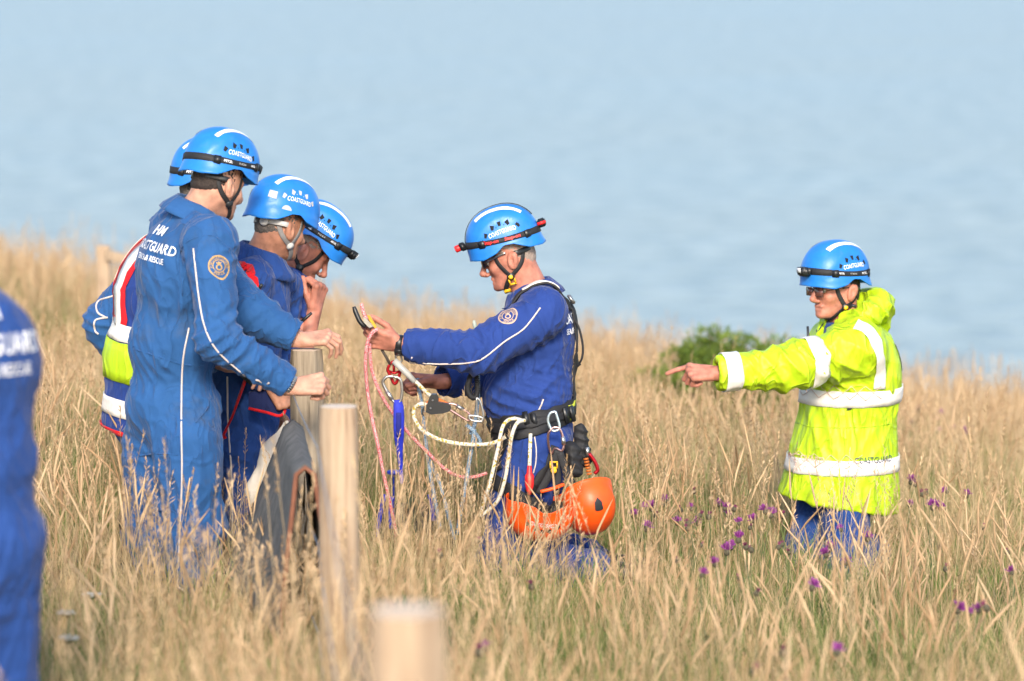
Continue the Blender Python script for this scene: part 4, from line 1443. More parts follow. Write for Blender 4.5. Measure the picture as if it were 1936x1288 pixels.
    u = unit(wr - el); band(lerp(el, wr, .80), u, A(0, 0, 1), -.034, .034, 'sleeve_band', 0, .14)
    u2 = unit(el - sh); band(lerp(sh, el, .66), unit(u2 + u), A(0, 0, 1), -.034, .034, 'sleeve_band', 0, .155)
    # brace over the near shoulder
    S, N = pix_path(bv, [(1618, 614), (1640, 624), (1657, 650), (1664, 685), (1662, 735)], y - .15, .004, 8)
    VV, FF = ribbon(S, N, .058, .004); put('shoulder_band', VV, FF, REFL, jk)
    # stitched crosses on the tape
    def cross(c, X, Y, w, h, n):
        for i in range(n):
            o = A(c) + unit(X) * (i - (n - 1) / 2) * w
            for sgn in (1, -1):
                pts = [o + unit(X) * t * w / 2 * 1.0 + unit(Y) * t * h / 2 * sgn for t in np.linspace(-1, 1, 6)]
                VV = []
                nrm = unit(np.cross(unit(X), unit(Y)))
                for q in pts:
                    hit = bv.ray_cast(Vector(q + nrm * .25), Vector(-nrm), .6)
                    if hit[0] is None: hit = bv.find_nearest(Vector(q))
                    VV.append(np.array(hit[0]) + np.array(hit[1]) * .0105)
                a, b = tube(VV, .0014, 4); put('stitching', a, b, STITCH, jk)
    cross(P(1580, 742, y - .2), A(1, -.05, 0), A(0, 0, 1), .06, .06, 6)
    cross(P(1530, 872, y - .2), A(1, 0, 0), A(0, 0, 1), .06, .056, 7)
    cross(P(1388, 722, y - .4), A(0, -.1, 1), A(1, 0, 0), .05, .06, 2)
    cross(P(1526, 700, y - .4), A(0, -.1, 1), A(1, 0, 0), .06, .06, 3)
    # hem lettering and the panel on the back
    for txt, px, sgn in (('COASTGUARD', 1660, 1), ('COASTGUARD', 1520, 1)):
        tv, tf = text_shape(txt, .036, .0002, 1.0); tv = tv * A(.72, 1)
        V3, F3 = lay(tv, tf, P(px, 873, y - .25), A(1, .25 if px > 1600 else 0, 0), A(0, 0, 1), bv, .0110, .3)
        put('lettering', V3, face_on(V3, F3, (0, -1, 0)), NAVY if px > 1600 else STITCH, jk)
    V2, F2 = strip2d(-.12, .12, -.055, .055, 8, 6)
    bo = J['chest'] + T[2] * .06 - T[1] * .2
    V3, F3 = lay(V2, F2, bo, T[0], T[2], bv, .004, .3)
    bp_ = put('back_panel', V3, face_on(V3, F3, -T[1]), M('back panel', (.16, .18, .36), rough=.4), jk)
    for txt, dy in (('HM', .025), ('COASTGUARD', -.02)):
        tv, tf = text_shape(txt, .044, .001); tv = tv * A(.8, 1)
        V3, F3 = lay(tv, tf, bo + T[2] * dy, T[0], T[2], bv, .0062, .3); put('lettering', V3, face_on(V3, F3, -T[1]), WHITE, bp_)
    # pocket flap, zip tab, seams
    for a, b in (((1500, 818), (1690, 812)), ((1575, 760), (1578, 925)), ((1600, 815), (1602, 925))):
        pts = [lerp(P(*a, y - .3), P(*b, y - .3), t) for t in np.linspace(0, 1, 14)]
        VV = []
        for q in pts:
            hit = bv.ray_cast(Vector(q + A(0, -.3, 0)), Vector((0, 1, 0)), 1.2)
            if hit[0] is not None: VV.append(np.array(hit[0]) + np.array(hit[1]) * .001)
        a_, b_ = tube(VV, .0022, 5); put('seam', a_, b_, HIVIS, jk)
    V3, F3 = lay(np.array([(-.012, -.008), (.008, -.004), (.012, .008), (-.008, .004)]), [(0, 1, 2, 3)], P(1608, 776, y - .25), A(1, 0, 0), A(0, 0, 1), bv, .004, .3)
    put('zip_tab', V3, face_on(V3, F3, (0, -1, 0)), BLACKP, jk)
    V3, F3 = tube([P(1530, 668, y - .22), P(1528, 642, y - .22), P(1527, 617, y - .22)], [.012, .006, .005], 8); put('radio_aerial', V3, F3, BLACKP, f.root)
    # rolled hood
    nk = J['neck']
    ring = [nk + T[2] * (.030 + .05 * (1 - math.cos(t)) * .5) - T[1] * (.115 * -math.cos(t) * -1) + T[0] * (.115 * math.sin(t)) for t in np.radians(np.linspace(50, 310, 26))]
    ring = np.array([nk + T[1] * (.10 * math.cos(t) - .035) + T[0] * .118 * math.sin(t) + T[2] * (.055 - .03 * math.cos(t) - .035 * max(math.cos(t), 0)) for t in np.radians(np.linspace(25, 335, 30))])
    rad = np.array([.028 + .026 * math.sin(math.pi * i / 29) ** 1.5 for i in range(30)])
    s = Sdf()
    for i in range(29): s.cap(ring[i], ring[i + 1], rad[i], rad[i + 1], .02)
    s.cap(nk - T[1] * .13 + T[2] * .05 + T[0] * .06, nk - T[1] * .15 - T[2] * .06, .048, .040, .04); s.cap(nk - T[1] * .13 + T[2] * .05 - T[0] * .06, nk - T[1] * .15 - T[2] * .06, .048, .040, .04)
    s.cyl(nk - nu * .0, nk + nu * .3, .076)
    V3, F3 = s.mesh(.0065); V3 = wrinkle(V3, F3, [(nk - T[1] * .1, .2, A(.3, .5, 1), .05, .008), (nk - T[0] * .1, .12, A(1, .3, .6), .035, .006)], 83, .006)
    hood = put('rolled_hood', V3, F3, HIVIS, jk)
    V3, F3 = tube(spline([P(1606, 582, y - .17), P(1612, 578, y - .18), P(1618, 580, y - .18)], 4), .007, 8); put('cord_toggle', V3, F3, BLACKP, jk)
    return f

# ------------------------------------------------------------------ man cut off by the left edge
def man_edge():
    y = 9.6
    J = dict(fwd=(-.50, .86, 0), neck=P(-120, 520, y), chest=P(-62, 690, y), belly=P(-58, 870, y), pelvis=P(-48, 1030, y),
             shR=P(-25, 620, y + .12), elR=P(-60, 830, y + .34), wrR=P(-140, 900, y + .46),
             shL=P(-200, 610, y - .10), elL=P(-240, 820, y + .1), wrL=P(-230, 900, y + .3),
             hipR=P(-12, 1100, y + .05), knR=P(-8, 1330, y + .05), hipL=P(-90, 1100, y - .06), knL=P(-95, 1330, y - .06))
    for q, x in (('R', -8), ('L', -98)):
        yy = J['kn' + q][1]; p = P(x, 1550, yy); J['an' + q] = A(p[0], yy, float(ground(p[0], yy)) + .10)
    J['handR'] = dict(d=A(-.6, .8, 0), n=A(.5, .3, .8), curl=RELAX); J['handL'] = dict(d=A(-.3, .9, 0), n=A(0, 0, 1), curl=RELAX)
    R = frame_from(A(-.8, .6, -.15))
    hd = dict(O=P(-175, 440, y), R=R, hair=HAIR_D)
    f = person('man in blue coverall cut off by the left edge, blurred lettering on his back', gpt(J['pelvis'][0], y), J, BLUE_B, SKIN_PALE, hd,
               opts=dict(w=1.05, d=1.1, seed=79, leg=(.122, .098, .088), h=.008))
    collar(f, BLUE_B)
    helmet(f.O + R[2] * .04, R, f.root)
    back_text(f, P(-5, 655, y - .15), A(.86, .50, 0), A(-.05, 0, 1), 1.25)
    return f

MEN = dict(tall=man_tall, vest=man_vest, neck=man_neck, fist=man_fist, rope=man_rope, yellow=man_yellow, edge=man_edge)
FIGS = {k: fn() for k, fn in MEN.items()}
# ================================================================== ground, sea
def grid(name, x0, x1, y0, y1, nx, ny, fz, mat):
    X, Y = np.meshgrid(np.linspace(x0, x1, nx), np.linspace(y0, y1, ny))
    V = np.stack([X, Y, fz(X, Y)], -1).reshape(-1, 3)
    i = np.arange(nx - 1)[None] + np.arange(ny - 1)[:, None] * nx
    F = np.stack([i, i + 1, i + nx + 1, i + nx], -1).reshape(-1, 4)
    return put(name, V, F, mat, loc=(0, 0, 0))

def soil_mat():
    m = M('dry turf', (.13, .105, .05), rough=.95, scale=1.6, col2=(.24, .18, .095), bump=.02, bscale=22)
    return m
tag(grid('ground', -16, 16, -4, 60, 100, 160, lambda X, Y: ground(X, Y), soil_mat()), kind='structure')

def sea_mat():
    m = bpy.data.materials.new('sea water'); m.use_nodes = True
    nt = m.node_tree; N = nt.nodes; L = nt.links; b = N['Principled BSDF']
    b.inputs['Base Color'].default_value = (.10, .20, .26, 1)
    b.inputs['Roughness'].default_value = .30
    b.inputs['IOR'].default_value = 1.33
    tc = N.new('ShaderNodeTexCoord')
    hs = []
    for sc, st, det in ((.0045, (1, 1.2, 1), 3), (.11, (1, 1.0, 1), 6), (.35, (1, 1.5, 1), 3)):
        mp = N.new('ShaderNodeMapping'); mp.inputs['Scale'].default_value = st; mp.inputs['Rotation'].default_value = (0, 0, .25)
        nz = N.new('ShaderNodeTexNoise'); nz.inputs['Scale'].default_value = sc; nz.inputs['Detail'].default_value = det
        L.new(tc.outputs['Object'], mp.inputs[0]); L.new(mp.outputs[0], nz.inputs['Vector']); hs.append(nz)
    # wind lanes: large soft patches of rougher and smoother water
    rr = N.new('ShaderNodeMapRange'); rr.inputs['From Min'].default_value = .3; rr.inputs['From Max'].default_value = .7
    rr.inputs['To Min'].default_value = .36; rr.inputs['To Max'].default_value = .44
    L.new(hs[0].outputs['Fac'], rr.inputs['Value']); L.new(rr.outputs[0], b.inputs['Roughness'])
    cr = N.new('ShaderNodeValToRGB'); cr.color_ramp.elements[0].position = .36; cr.color_ramp.elements[1].position = .62  # lighter and darker wave reflections, painted as streaks into the base colour
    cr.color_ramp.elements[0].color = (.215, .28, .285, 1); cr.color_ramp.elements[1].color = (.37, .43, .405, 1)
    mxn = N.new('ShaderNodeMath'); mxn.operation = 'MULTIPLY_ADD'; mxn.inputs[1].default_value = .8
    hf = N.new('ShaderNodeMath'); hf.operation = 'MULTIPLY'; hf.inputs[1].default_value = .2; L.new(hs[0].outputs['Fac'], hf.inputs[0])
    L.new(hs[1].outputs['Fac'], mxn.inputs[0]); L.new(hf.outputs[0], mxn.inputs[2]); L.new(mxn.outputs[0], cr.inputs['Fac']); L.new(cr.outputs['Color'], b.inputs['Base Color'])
    bp1 = N.new('ShaderNodeBump'); bp1.inputs['Distance'].default_value = 5.0; bp1.inputs['Strength'].default_value = 1
    bp2 = N.new('ShaderNodeBump'); bp2.inputs['Distance'].default_value = .45; bp2.inputs['Strength'].default_value = 1
    L.new(hs[1].outputs['Fac'], bp1.inputs['Height']); L.new(hs[2].outputs['Fac'], bp2.inputs['Height'])
    L.new(bp1.outputs['Normal'], bp2.inputs['Normal']); L.new(bp2.outputs['Normal'], b.inputs['Normal'])
    return m
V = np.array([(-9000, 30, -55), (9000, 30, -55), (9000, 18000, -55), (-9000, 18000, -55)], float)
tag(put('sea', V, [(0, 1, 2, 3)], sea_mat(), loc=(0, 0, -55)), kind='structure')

# ================================================================== wooden posts
def wood(name, c1, c2, gap):
    m = bpy.data.materials.new(name); m.use_nodes = True
    nt = m.node_tree; N = nt.nodes; L = nt.links; b = N['Principled BSDF']; b.inputs['Roughness'].default_value = .85
    b.inputs['Specular IOR Level'].default_value = .25
    tc = N.new('ShaderNodeTexCoord'); mp = N.new('ShaderNodeMapping'); mp.inputs['Scale'].default_value = (1, 1, .06)
    nz = N.new('ShaderNodeTexNoise'); nz.inputs['Scale'].default_value = 60; nz.inputs['Detail'].default_value = 5
    L.new(tc.outputs['Object'], mp.inputs[0]); L.new(mp.outputs[0], nz.inputs['Vector'])
    n2 = N.new('ShaderNodeTexNoise'); n2.inputs['Scale'].default_value = 7; L.new(tc.outputs['Object'], n2.inputs['Vector'])
    r = N.new('ShaderNodeValToRGB'); e = r.color_ramp.elements
    e[0].position = .28; e[0].color = (*gap, 1); e[1].position = .72; e[1].color = (*c2, 1)
    k = e.new(.42); k.color = (*c1, 1)
    mx = N.new('ShaderNodeMath'); mx.operation = 'MULTIPLY_ADD'; mx.inputs[1].default_value = .35; 
    L.new(n2.outputs['Fac'], mx.inputs[0]); 
    sb = N.new('ShaderNodeMath'); sb.operation = 'SUBTRACT'; sb.inputs[1].default_value = .175; L.new(nz.outputs['Fac'], sb.inputs[0]); L.new(sb.outputs[0], mx.inputs[2])
    L.new(mx.outputs[0], r.inputs['Fac']); L.new(r.outputs['Color'], b.inputs['Base Color'])
    bp = N.new('ShaderNodeBump'); bp.inputs['Distance'].default_value = .004; L.new(nz.outputs['Fac'], bp.inputs['Height']); L.new(bp.outputs['Normal'], b.inputs['Normal'])
    return m
WOOD_OLD = wood('weathered post', (.24, .19, .135), (.36, .29, .21), (.07, .05, .035))
WOOD_NEW = wood('pale post', (.36, .255, .17), (.47, .36, .25), (.20, .13, .085))
WOOD_TOP = M('sawn post top', (.62, .50, .38), rough=.85, var=.18, scale=60, bump=.002, bscale=120)

def post(top, r, parent, mat, seed, cracks=.004):
    """round post with an uneven outline, splits and a sawn top"""
    x, y, z1 = top; z0 = float(ground(x, y)) - .3
    n, m = 36, 26
    V = []
    for i in range(m):
        t = i / (m - 1); z = z0 + (z1 - z0) * t
        for j in range(n):
            a = 2 * math.pi * j / n
            q = np.array([[math.cos(a) * 3, math.sin(a) * 3, z * .8]])
            rr = r * (1 + .05 * snoise(q, 1.0, seed)[0]) + .002 * math.sin(a * 5 + seed)
            for ca in (1.0 + seed, 3.1 + seed, 4.4 + seed * 2):
                da = abs((a - ca - .12 * math.sin(z * 5) + math.pi) % (2 * math.pi) - math.pi)
                rr -= cracks * math.exp(-(da / .10) ** 2) * (.4 + .6 * t)
            if i == m - 1: rr *= .93
            V.append((x + rr * math.cos(a), y + rr * math.sin(a), z if i < m - 1 else z1 + .006))
    F = [(i * n + j, i * n + (j + 1) % n, (i + 1) * n + (j + 1) % n, (i + 1) * n + j) for i in range(m - 1) for j in range(n)]
    p = put('post', np.array(V), F, mat, parent)
    a = np.array(V[-n:]); c = a.mean(0) + A(0, 0, .002)
    Vt = np.concatenate([a, [c]]); Ft = [(j, (j + 1) % n, n) for j in range(n)]
    put('post_top', Vt + A(0, 0, .0), Ft, WOOD_TOP, p)
    return p
p1, p2, p3 = P(768, 1160, 5.8), P(641, 772, 11.5), P(579, 664, 14.2)
fence = thing('wire_fence', 'post and wire fence running from the foreground towards the men', 'fence', gpt(p2[0], p2[1]))
post(p1, .061, fence, WOOD_NEW, 2, .002); post(p2, .060, fence, WOOD_NEW, 4, .003); post(p3, .062, fence, WOOD_OLD, 7, .006)
WIRE = M('galvanised wire', (.28, .28, .28), rough=.5, metal=.7, var=.2)
for dz, sag in ((.12, .015), (.42, .02), (.70, .02)):
    pts = []
    for a, b in ((p1, p2), (p2, p3)):
        for t in np.linspace(0, 1, 10, endpoint=False):
            q = lerp(a, b, t) + A(-.066, 0, -dz - sag * 4 * t * (1 - t)); pts.append(q)
    pts.append(p3 + A(-.066, 0, -dz))
    V, F = tube(pts, .0022, 6); put('wire', V, F, WIRE, fence)

# ================================================================== canvas mat draped over the wire
CANVAS = M('grey canvas', (.085, .083, .076), rough=.85, scale=14, col2=(.17, .16, .145), bump=.003, bscale=70, spec=.2)
RUST = M('rust brown binding', (.20, .075, .04), rough=.8, var=.25)
def drape():
    k, m = 30, 15
    a, b = P(577, 884, 12.2), P(554, 797, 13.7)
    V = []
    for i in range(k):
        t = i / (k - 1); c = lerp(a, b, t)
        c[2] -= .012 * math.sin(t * math.pi)
        L = .60
        for j in range(2 * m + 1):
            s = (j - m) / m                          # -1 left flap .. 1 right flap
            d = abs(s) * L
            arc = .030
            ang = min(d / arc, 1.38 if s < 0 else 1.30)
            x = math.copysign(arc * math.sin(ang), s); z = -arc * (1 - math.cos(ang))
            rest = max(d - arc * ang, 0)
            fl = .10 + .30 * t if s < 0 else .10
            x += math.copysign(rest * fl, s); z -= rest * .97
            x += .010 * math.sin(t * 9 + s * 3) * abs(s) + .007 * math.sin(t * 21 + 1) * abs(s)
            V.append(c + A(x, .01 * math.sin(s * 4 + t * 5), z))
    n = 2 * m + 1
    F = [(i * n + j, i * n + j + 1, (i + 1) * n + j + 1, (i + 1) * n + j) for i in range(k - 1) for j in range(n - 1)]
    V = np.array(V); edge = V[:n].copy(); edgeL = V[::n].copy()
    V2, F2 = thick(V, F, .008)
    o = put('canvas_mat', V2, F2, CANVAS)
    tag(o, 'grey canvas edge mat folded over the fence wire beside the pale post', 'mat')
    e, f = tube(edge - A(0, .006, 0), .009, 6); put('edge_binding', e, f, RUST, o)
    # rope inside the fold
    c = [lerp(P(578, 900, 12.18), P(590, 960, 12.4), t) for t in np.linspace(0, 1, 6)]
drape()
s = Sdf()
yb = 14.42
s.cap(P(541, 800, yb), P(520, 860, yb), .012, .040, .04, flat=(A(0, 1, 0), .5)); s.cap(P(520, 860, yb), P(497, 930, yb), .040, .052, .04, flat=(A(0, 1, 0), .6)); s.cap(P(497, 925, yb), P(512, 975, yb), .050, .03, .04, flat=(A(0, 1, 0), .6))
V, F = s.mesh(.006); V = wrinkle(V, F, [(P(510, 890, yb), .12, A(1, 0, -.4), .03, .007)], 5, .004)
tag(put('cloth_bag', V, F, M('pale canvas', (.55, .49, .40), rough=.9, scale=8, col2=(.66, .62, .58), bump=.002, bscale=120)),
    'pale canvas bag hanging from the fence behind the grey mat', 'bag')

# ================================================================== far rail fence
ff = thing('rail_fence', 'blurred wooden post and rail far behind the rescue vest', 'fence', gpt(-2.8, 26))
tp = P(196, 464, 26.0)
V, F = box(A(tp[0], 26, (tp[2] + float(ground(tp[0], 26)) - .2) / 2), (.043, 0, 0), (0, .043, 0), (0, 0, (tp[2] - float(ground(tp[0], 26)) + .2) / 2), .2)
put('post', V, F, WOOD_NEW, ff, smooth=False)
tq = P(330, 500, 26.3)
V, F = box(A(tq[0], 26.3, (tq[2] + float(ground(tq[0], 26.3)) - .2) / 2), (.043, 0, 0), (0, .043, 0), (0, 0, (tq[2] - float(ground(tq[0], 26.3)) + .2) / 2), .2)
put('post', V, F, WOOD_NEW, ff, smooth=False)
ra, rb = P(200, 482, 25.92), P(335, 512, 26.22)
u = unit(rb - ra); V, F = box((ra + rb) / 2, u * np.linalg.norm(rb - ra) / 2, np.cross(A(0, 0, 1), u) * .018, A(0, 0, .036), .2)
put('rail', V, F, WOOD_NEW, ff, smooth=False)

# ================================================================== vegetation
def leafmat(name, c1, c2, trans=.25, rough=.7):
    """each plant of a scatter takes its own tone between two colours"""
    m = bpy.data.materials.new(name); m.use_nodes = True
    nt = m.node_tree; N = nt.nodes; L = nt.links; b = N['Principled BSDF']
    b.inputs['Roughness'].default_value = rough; b.inputs['Specular IOR Level'].default_value = .25
    oi = N.new('ShaderNodeObjectInfo'); at = N.new('ShaderNodeAttribute'); at.attribute_name = 'tone'
    ad = N.new('ShaderNodeMath'); ad.operation = 'ADD'; L.new(oi.outputs['Random'], ad.inputs[0]); L.new(at.outputs['Fac'], ad.inputs[1])
    fr = N.new('ShaderNodeMath'); fr.operation = 'PINGPONG'; fr.inputs[1].default_value = 1.0; L.new(ad.outputs[0], fr.inputs[0])
    r = N.new('ShaderNodeMix'); r.data_type = 'RGBA'; r.inputs['A'].default_value = (*c1, 1); r.inputs['B'].default_value = (*c2, 1)
    L.new(fr.outputs[0], r.inputs['Factor']); L.new(r.outputs['Result'], b.inputs['Base Color'])
    return m
STRAW = leafmat('straw', (.33, .225, .105), (.62, .47, .275))
TAN = leafmat('seed heads', (.37, .225, .115), (.61, .43, .255))
GREEN = leafmat('green blades', (.06, .11, .022), (.19, .25, .065), .3)

rnd = random.Random(3)
def blade_geo(h, w, lean, az, seg=5, curve=1.6, twist=0.0):
    """one curved grass blade as a ribbon, both ends thin"""
    V = []; F = []
    dx, dy = math.cos(az), math.sin(az); sx, sy = -dy, dx
    tx, ty = math.cos(twist), math.sin(twist)
    for i in range(seg + 1):
        t = i / seg
        o = lean * t ** curve
        z = h * (t - .25 * (lean / max(h, .01)) ** 2 * t ** 3)
        ww = w * (1 - t ** 2.2) + .0004
        ax, ay = sx * tx + dx * ty, sy * tx + dy * ty
        V += [(dx * o - ax * ww / 2, dy * o - ay * ww / 2, z), (dx * o + ax * ww / 2, dy * o + ay * ww / 2, z)]
    F = [(2 * i, 2 * i + 1, 2 * i + 3, 2 * i + 2) for i in range(seg)]
    return V, F

def tuft(kind, seed):
    r = random.Random(seed); V = []; F = []; mi = []; tone = []
    def add(v, f, m):
        o = len(V); V.extend(v); F.extend([tuple(i + o for i in q) for q in f]); mi.extend([m] * len(f)); tone.extend([r.uniform(-.25, .25)] * len(f))
    if kind == 'stem':          # tall flowering stems with seed heads
        for _ in range(4):
            h = r.uniform(.38, .66); az = r.uniform(0, 6.28); ln = r.uniform(.04, .22) * h
            ox, oy = r.gauss(0, .05), r.gauss(0, .05); tw = r.uniform(0, 3)
            head = r.uniform(.09, .16); seg = 6
            path = []
            for i in range(seg + 1):
                t = i / seg; path.append((ox + math.cos(az) * ln * t ** 1.8, oy + math.sin(az) * ln * t ** 1.8, h * t))
            v, f = tube(path, [.0013 - .0006 * i / seg for i in range(seg + 1)], 3, False)
            add(v.tolist(), f, 0)
            nd = r.randint(16, 24); spread = r.uniform(.010, .028)
            for i in range(nd):
                t = 1 - head / h * (1 - i / nd); k = t ** 1.8
                c = (ox + math.cos(az) * ln * k, oy + math.sin(az) * ln * k, h * t)
                a = r.uniform(0, 6.28); L_ = r.uniform(.6, 1.2) * spread * (1.15 - .7 * i / nd); up_ = r.uniform(.010, .022)
                d = (math.cos(a), math.sin(a)); w = r.uniform(.0014, .0026)
                p0 = c; p1 = (c[0] + d[0] * L_ * .6, c[1] + d[1] * L_ * .6, c[2] + up_ * .6); p2 = (c[0] + d[0] * L_, c[1] + d[1] * L_, c[2] + up_)
                s_ = (-d[1] * w, d[0] * w)
                add([p0, (p1[0] - s_[0], p1[1] - s_[1], p1[2]), p2, (p1[0] + s_[0], p1[1] + s_[1], p1[2] + .001)], [(0, 1, 2, 3)], 1)
    elif kind == 'rush':        # spike heads, straighter
        for _ in range(5):
            h = r.uniform(.30, .55); az = r.uniform(0, 6.28); ln = r.uniform(.02, .30) * h; ox, oy = r.gauss(0, .06), r.gauss(0, .06)
            path = [(ox + math.cos(az) * ln * (i / 6) ** 2, oy + math.sin(az) * ln * (i / 6) ** 2, h * i / 6 * (1 - .10 * (i / 6) ** 3)) for i in range(7)]
            v, f = tube(path, [.0012, .0012, .0011, .001, .001, .0009, .0008], 3, False); add(v.tolist(), f, 0)
            hd = [lerp(path[4], path[5], .3), path[5], path[6], A(path[6]) + .05 * unit(A(path[6]) - A(path[5]))]
            v, f = tube(hd, [.0015, .0042, .0036, .0006], 5, False); add(v.tolist(), f, 1)
    else:
        n, h0, h1, w0, w1 = dict(dry=(20, .16, .40, .0015, .0030), green=(20, .12, .32, .0025, .0050), thatch=(22, .06, .20, .002, .004))[kind]
        for _ in range(n):
            h = r.uniform(h0, h1); v, f = blade_geo(h, r.uniform(w0, w1), h * r.uniform(.05, .65), r.uniform(0, 6.28), 4, r.uniform(1.3, 2.4), r.uniform(0, 3.1))
            ox, oy = r.gauss(0, .055), r.gauss(0, .055)
            add([(a + ox, b + oy, c) for a, b, c in v], f, 0)
    mats = {'stem': [STRAW, TAN], 'rush': [STRAW, TAN], 'dry': [STRAW], 'thatch': [STRAW], 'green': [GREEN]}[kind]
    me = build_mesh(kind, V, F, mats, True, mi)
    at = me.attributes.new('tone', 'FLOAT', 'FACE'); at.data.foreach_set('value', np.array(tone, np.float32))
    return bpy.data.objects.new('tuft_' + kind, me)

def scatter(name, label, cat, pts, scale, rot, lean, kinds, nvar, seed):
    """one object: a point cloud that carries tufts, each with its own size, heading and lean"""
    lib = bpy.data.collections.new(name + '_tufts')
    for k in range(nvar): lib.objects.link(tuft(kinds[k % len(kinds)], seed * 50 + k))
    me = bpy.data.meshes.new(name); n = len(pts)
    me.vertices.add(n); me.vertices.foreach_set('co', np.asarray(pts, np.float32).ravel())
    a = me.attributes.new('sc', 'FLOAT_VECTOR', 'POINT'); a.data.foreach_set('vector', np.asarray(scale, np.float32).ravel())
    a = me.attributes.new('rt', 'FLOAT_VECTOR', 'POINT'); a.data.foreach_set('vector', np.stack([lean[:, 0], lean[:, 1], rot], 1).astype(np.float32).ravel())
    o = bpy.data.objects.new(name, me); COL.objects.link(o)
    ng = bpy.data.node_groups.new(name, 'GeometryNodeTree')
    ng.interface.new_socket('Geometry', in_out='INPUT', socket_type='NodeSocketGeometry'); ng.interface.new_socket('Geometry', in_out='OUTPUT', socket_type='NodeSocketGeometry')
    N = ng.nodes; L = ng.links
    gi = N.new('NodeGroupInput'); go = N.new('NodeGroupOutput'); ip = N.new('GeometryNodeInstanceOnPoints')
    ci = N.new('GeometryNodeCollectionInfo'); ci.inputs['Collection'].default_value = lib; ci.inputs['Separate Children'].default_value = True; ci.inputs['Reset Children'].default_value = True
    ip.inputs['Pick Instance'].default_value = True
    rv = N.new('FunctionNodeRandomValue'); rv.data_type = 'INT'; rv.inputs[4].default_value = 0; rv.inputs[5].default_value = nvar - 1; rv.inputs['Seed'].default_value = seed
    as_ = N.new('GeometryNodeInputNamedAttribute'); as_.data_type = 'FLOAT_VECTOR'; as_.inputs[0].default_value = 'sc'
    ar = N.new('GeometryNodeInputNamedAttribute'); ar.data_type = 'FLOAT_VECTOR'; ar.inputs[0].default_value = 'rt'
    L.new(gi.outputs[0], ip.inputs['Points']); L.new(ci.outputs[0], ip.inputs['Instance']); L.new(rv.outputs[2], ip.inputs['Instance Index'])
    L.new(as_.outputs[0], ip.inputs['Scale']); L.new(ar.outputs[0], ip.inputs['Rotation']); L.new(ip.outputs[0], go.inputs[0])
    md = o.modifiers.new('scatter', 'NODES'); md.node_group = ng
    tag(o, label, cat, kind='stuff')
    return o

R_ = np.random.RandomState(12)
KEEP = []                                          # where people and posts stand: (x, y, radius)
for f in FIGS.values():
    for q in 'LR':
        for a, b in (('kn' + q, 'an' + q),):
            for t in (0, .35, .7, 1): c = lerp(f.J[a], f.J[b], t); KEEP.append((c[0], c[1], .13))
for t in (0, .3, .6): KEEP.append((1.28 - t * .1, 23.7 - t * 2.2, .52))
for p in (p1, p2, p3): KEEP.append((p[0], p[1], .075))
KEEP = np.array(KEEP)

def field(dens, y0, y1, margin=2.3):
    """random spots over the part of the slope the camera could see; dens = spots per square metre as f(x, y)"""
    out = []
    for ya in np.arange(y0, y1, .5):
        hw = (ya + .5) * .137 + margin
        n = R_.poisson(dens(ya) * .5 * 2 * hw)
        x = R_.uniform(-hw, hw, n); y = R_.uniform(ya, ya + .5, n)
        out.append(np.stack([x, y], 1))
    p = np.concatenate(out)
    d = np.sqrt(((p[:, None] - KEEP[None, :, :2]) ** 2).sum(2))
    return p[(d > KEEP[None, :, 2]).all(1)]

def pn(p, f, seed): return snoise(np.stack([p[:, 0], p[:, 1], 0 * p[:, 0]], 1), f, seed)

def lay_field(name, label, kinds, nvar, dens, y0, y1, s0, s1, seed, keep=None, lean=.18, margin=2.3, near=.76):
    p = field(dens, y0, y1, margin)
    if keep is not None: p = p[keep(p)]
    n = len(p); z = ground(p[:, 0], p[:, 1])
    sc = R_.uniform(s0, s1, n) * np.interp(p[:, 1], [3, 9, 10.5, 15.2, 17, 40], [1.0, 1.0, near, near, 1.0, 1.0]); sc = np.stack([sc, sc, sc * R_.uniform(.85, 1.15, n)], 1)
    ln = R_.normal(0, lean, (n, 2))
    return scatter(name, label, 'grass', np.stack([p[:, 0], p[:, 1], z], 1), sc, R_.uniform(0, 6.28, n), ln, kinds, nvar, seed)

green_at = lambda p: R_.rand(len(p)) < np.clip(.46 + .55 * pn(p, 1.1, 3) + .5 * np.exp(-((p[:, 0] + 1.9) / .5) ** 2) * (p[:, 1] < 17) + .6 * np.exp(-((p[:, 0] - 1.0) / .9) ** 2 - ((p[:, 1] - 13.0) / 1.8) ** 2) + .9 * ((p[:, 0] < -1.8) & (p[:, 1] > 18)), .08, 1)
lay_field('dry_grass', 'low dry straw-coloured grass blades covering the slope', ['dry', 'dry', 'thatch'], 9, lambda y: np.interp(y, [3, 8, 16, 22, 38], [50, 90, 90, 60, 45]), 3.2, 38, .75, 1.25, 1, None, .25)
lay_field('green_grass', 'green grass growing low among the dry blades', ['green'], 6, lambda y: np.interp(y, [3, 10, 18, 38], [45, 95, 90, 35]), 3.2, 38, .7, 1.25, 2, green_at, .2)
lay_field('seeding_grass', 'tall dry grass stems with pale seed heads', ['stem', 'stem', 'rush'], 12, lambda y: np.interp(y, [3, 8, 13, 16, 22, 38], [16, 26, 36, 44, 48, 40]), 3.4, 38, .8, 1.2, 3,
          lambda p: R_.rand(len(p)) < np.clip(.70 + .45 * pn(p, 1.6, 9), .2, 1), .15, 2.3, .95)
lay_field('fence_grass', 'rank tall grass left uncut along the fence line', ['stem', 'rush', 'dry'], 9, lambda y: 60, 6.6, 11.2, .95, 1.35, 4,
          lambda p: (np.abs(p[:, 0] + .18 + (p[:, 1] - 6) * .062) < .22 + .08 * pn(p, 3, 5)) | ((p[:, 0] < -.35) & (p[:, 1] < 8.6) & (R_.rand(len(p)) < .25)), .16, 1.4, 1.0)
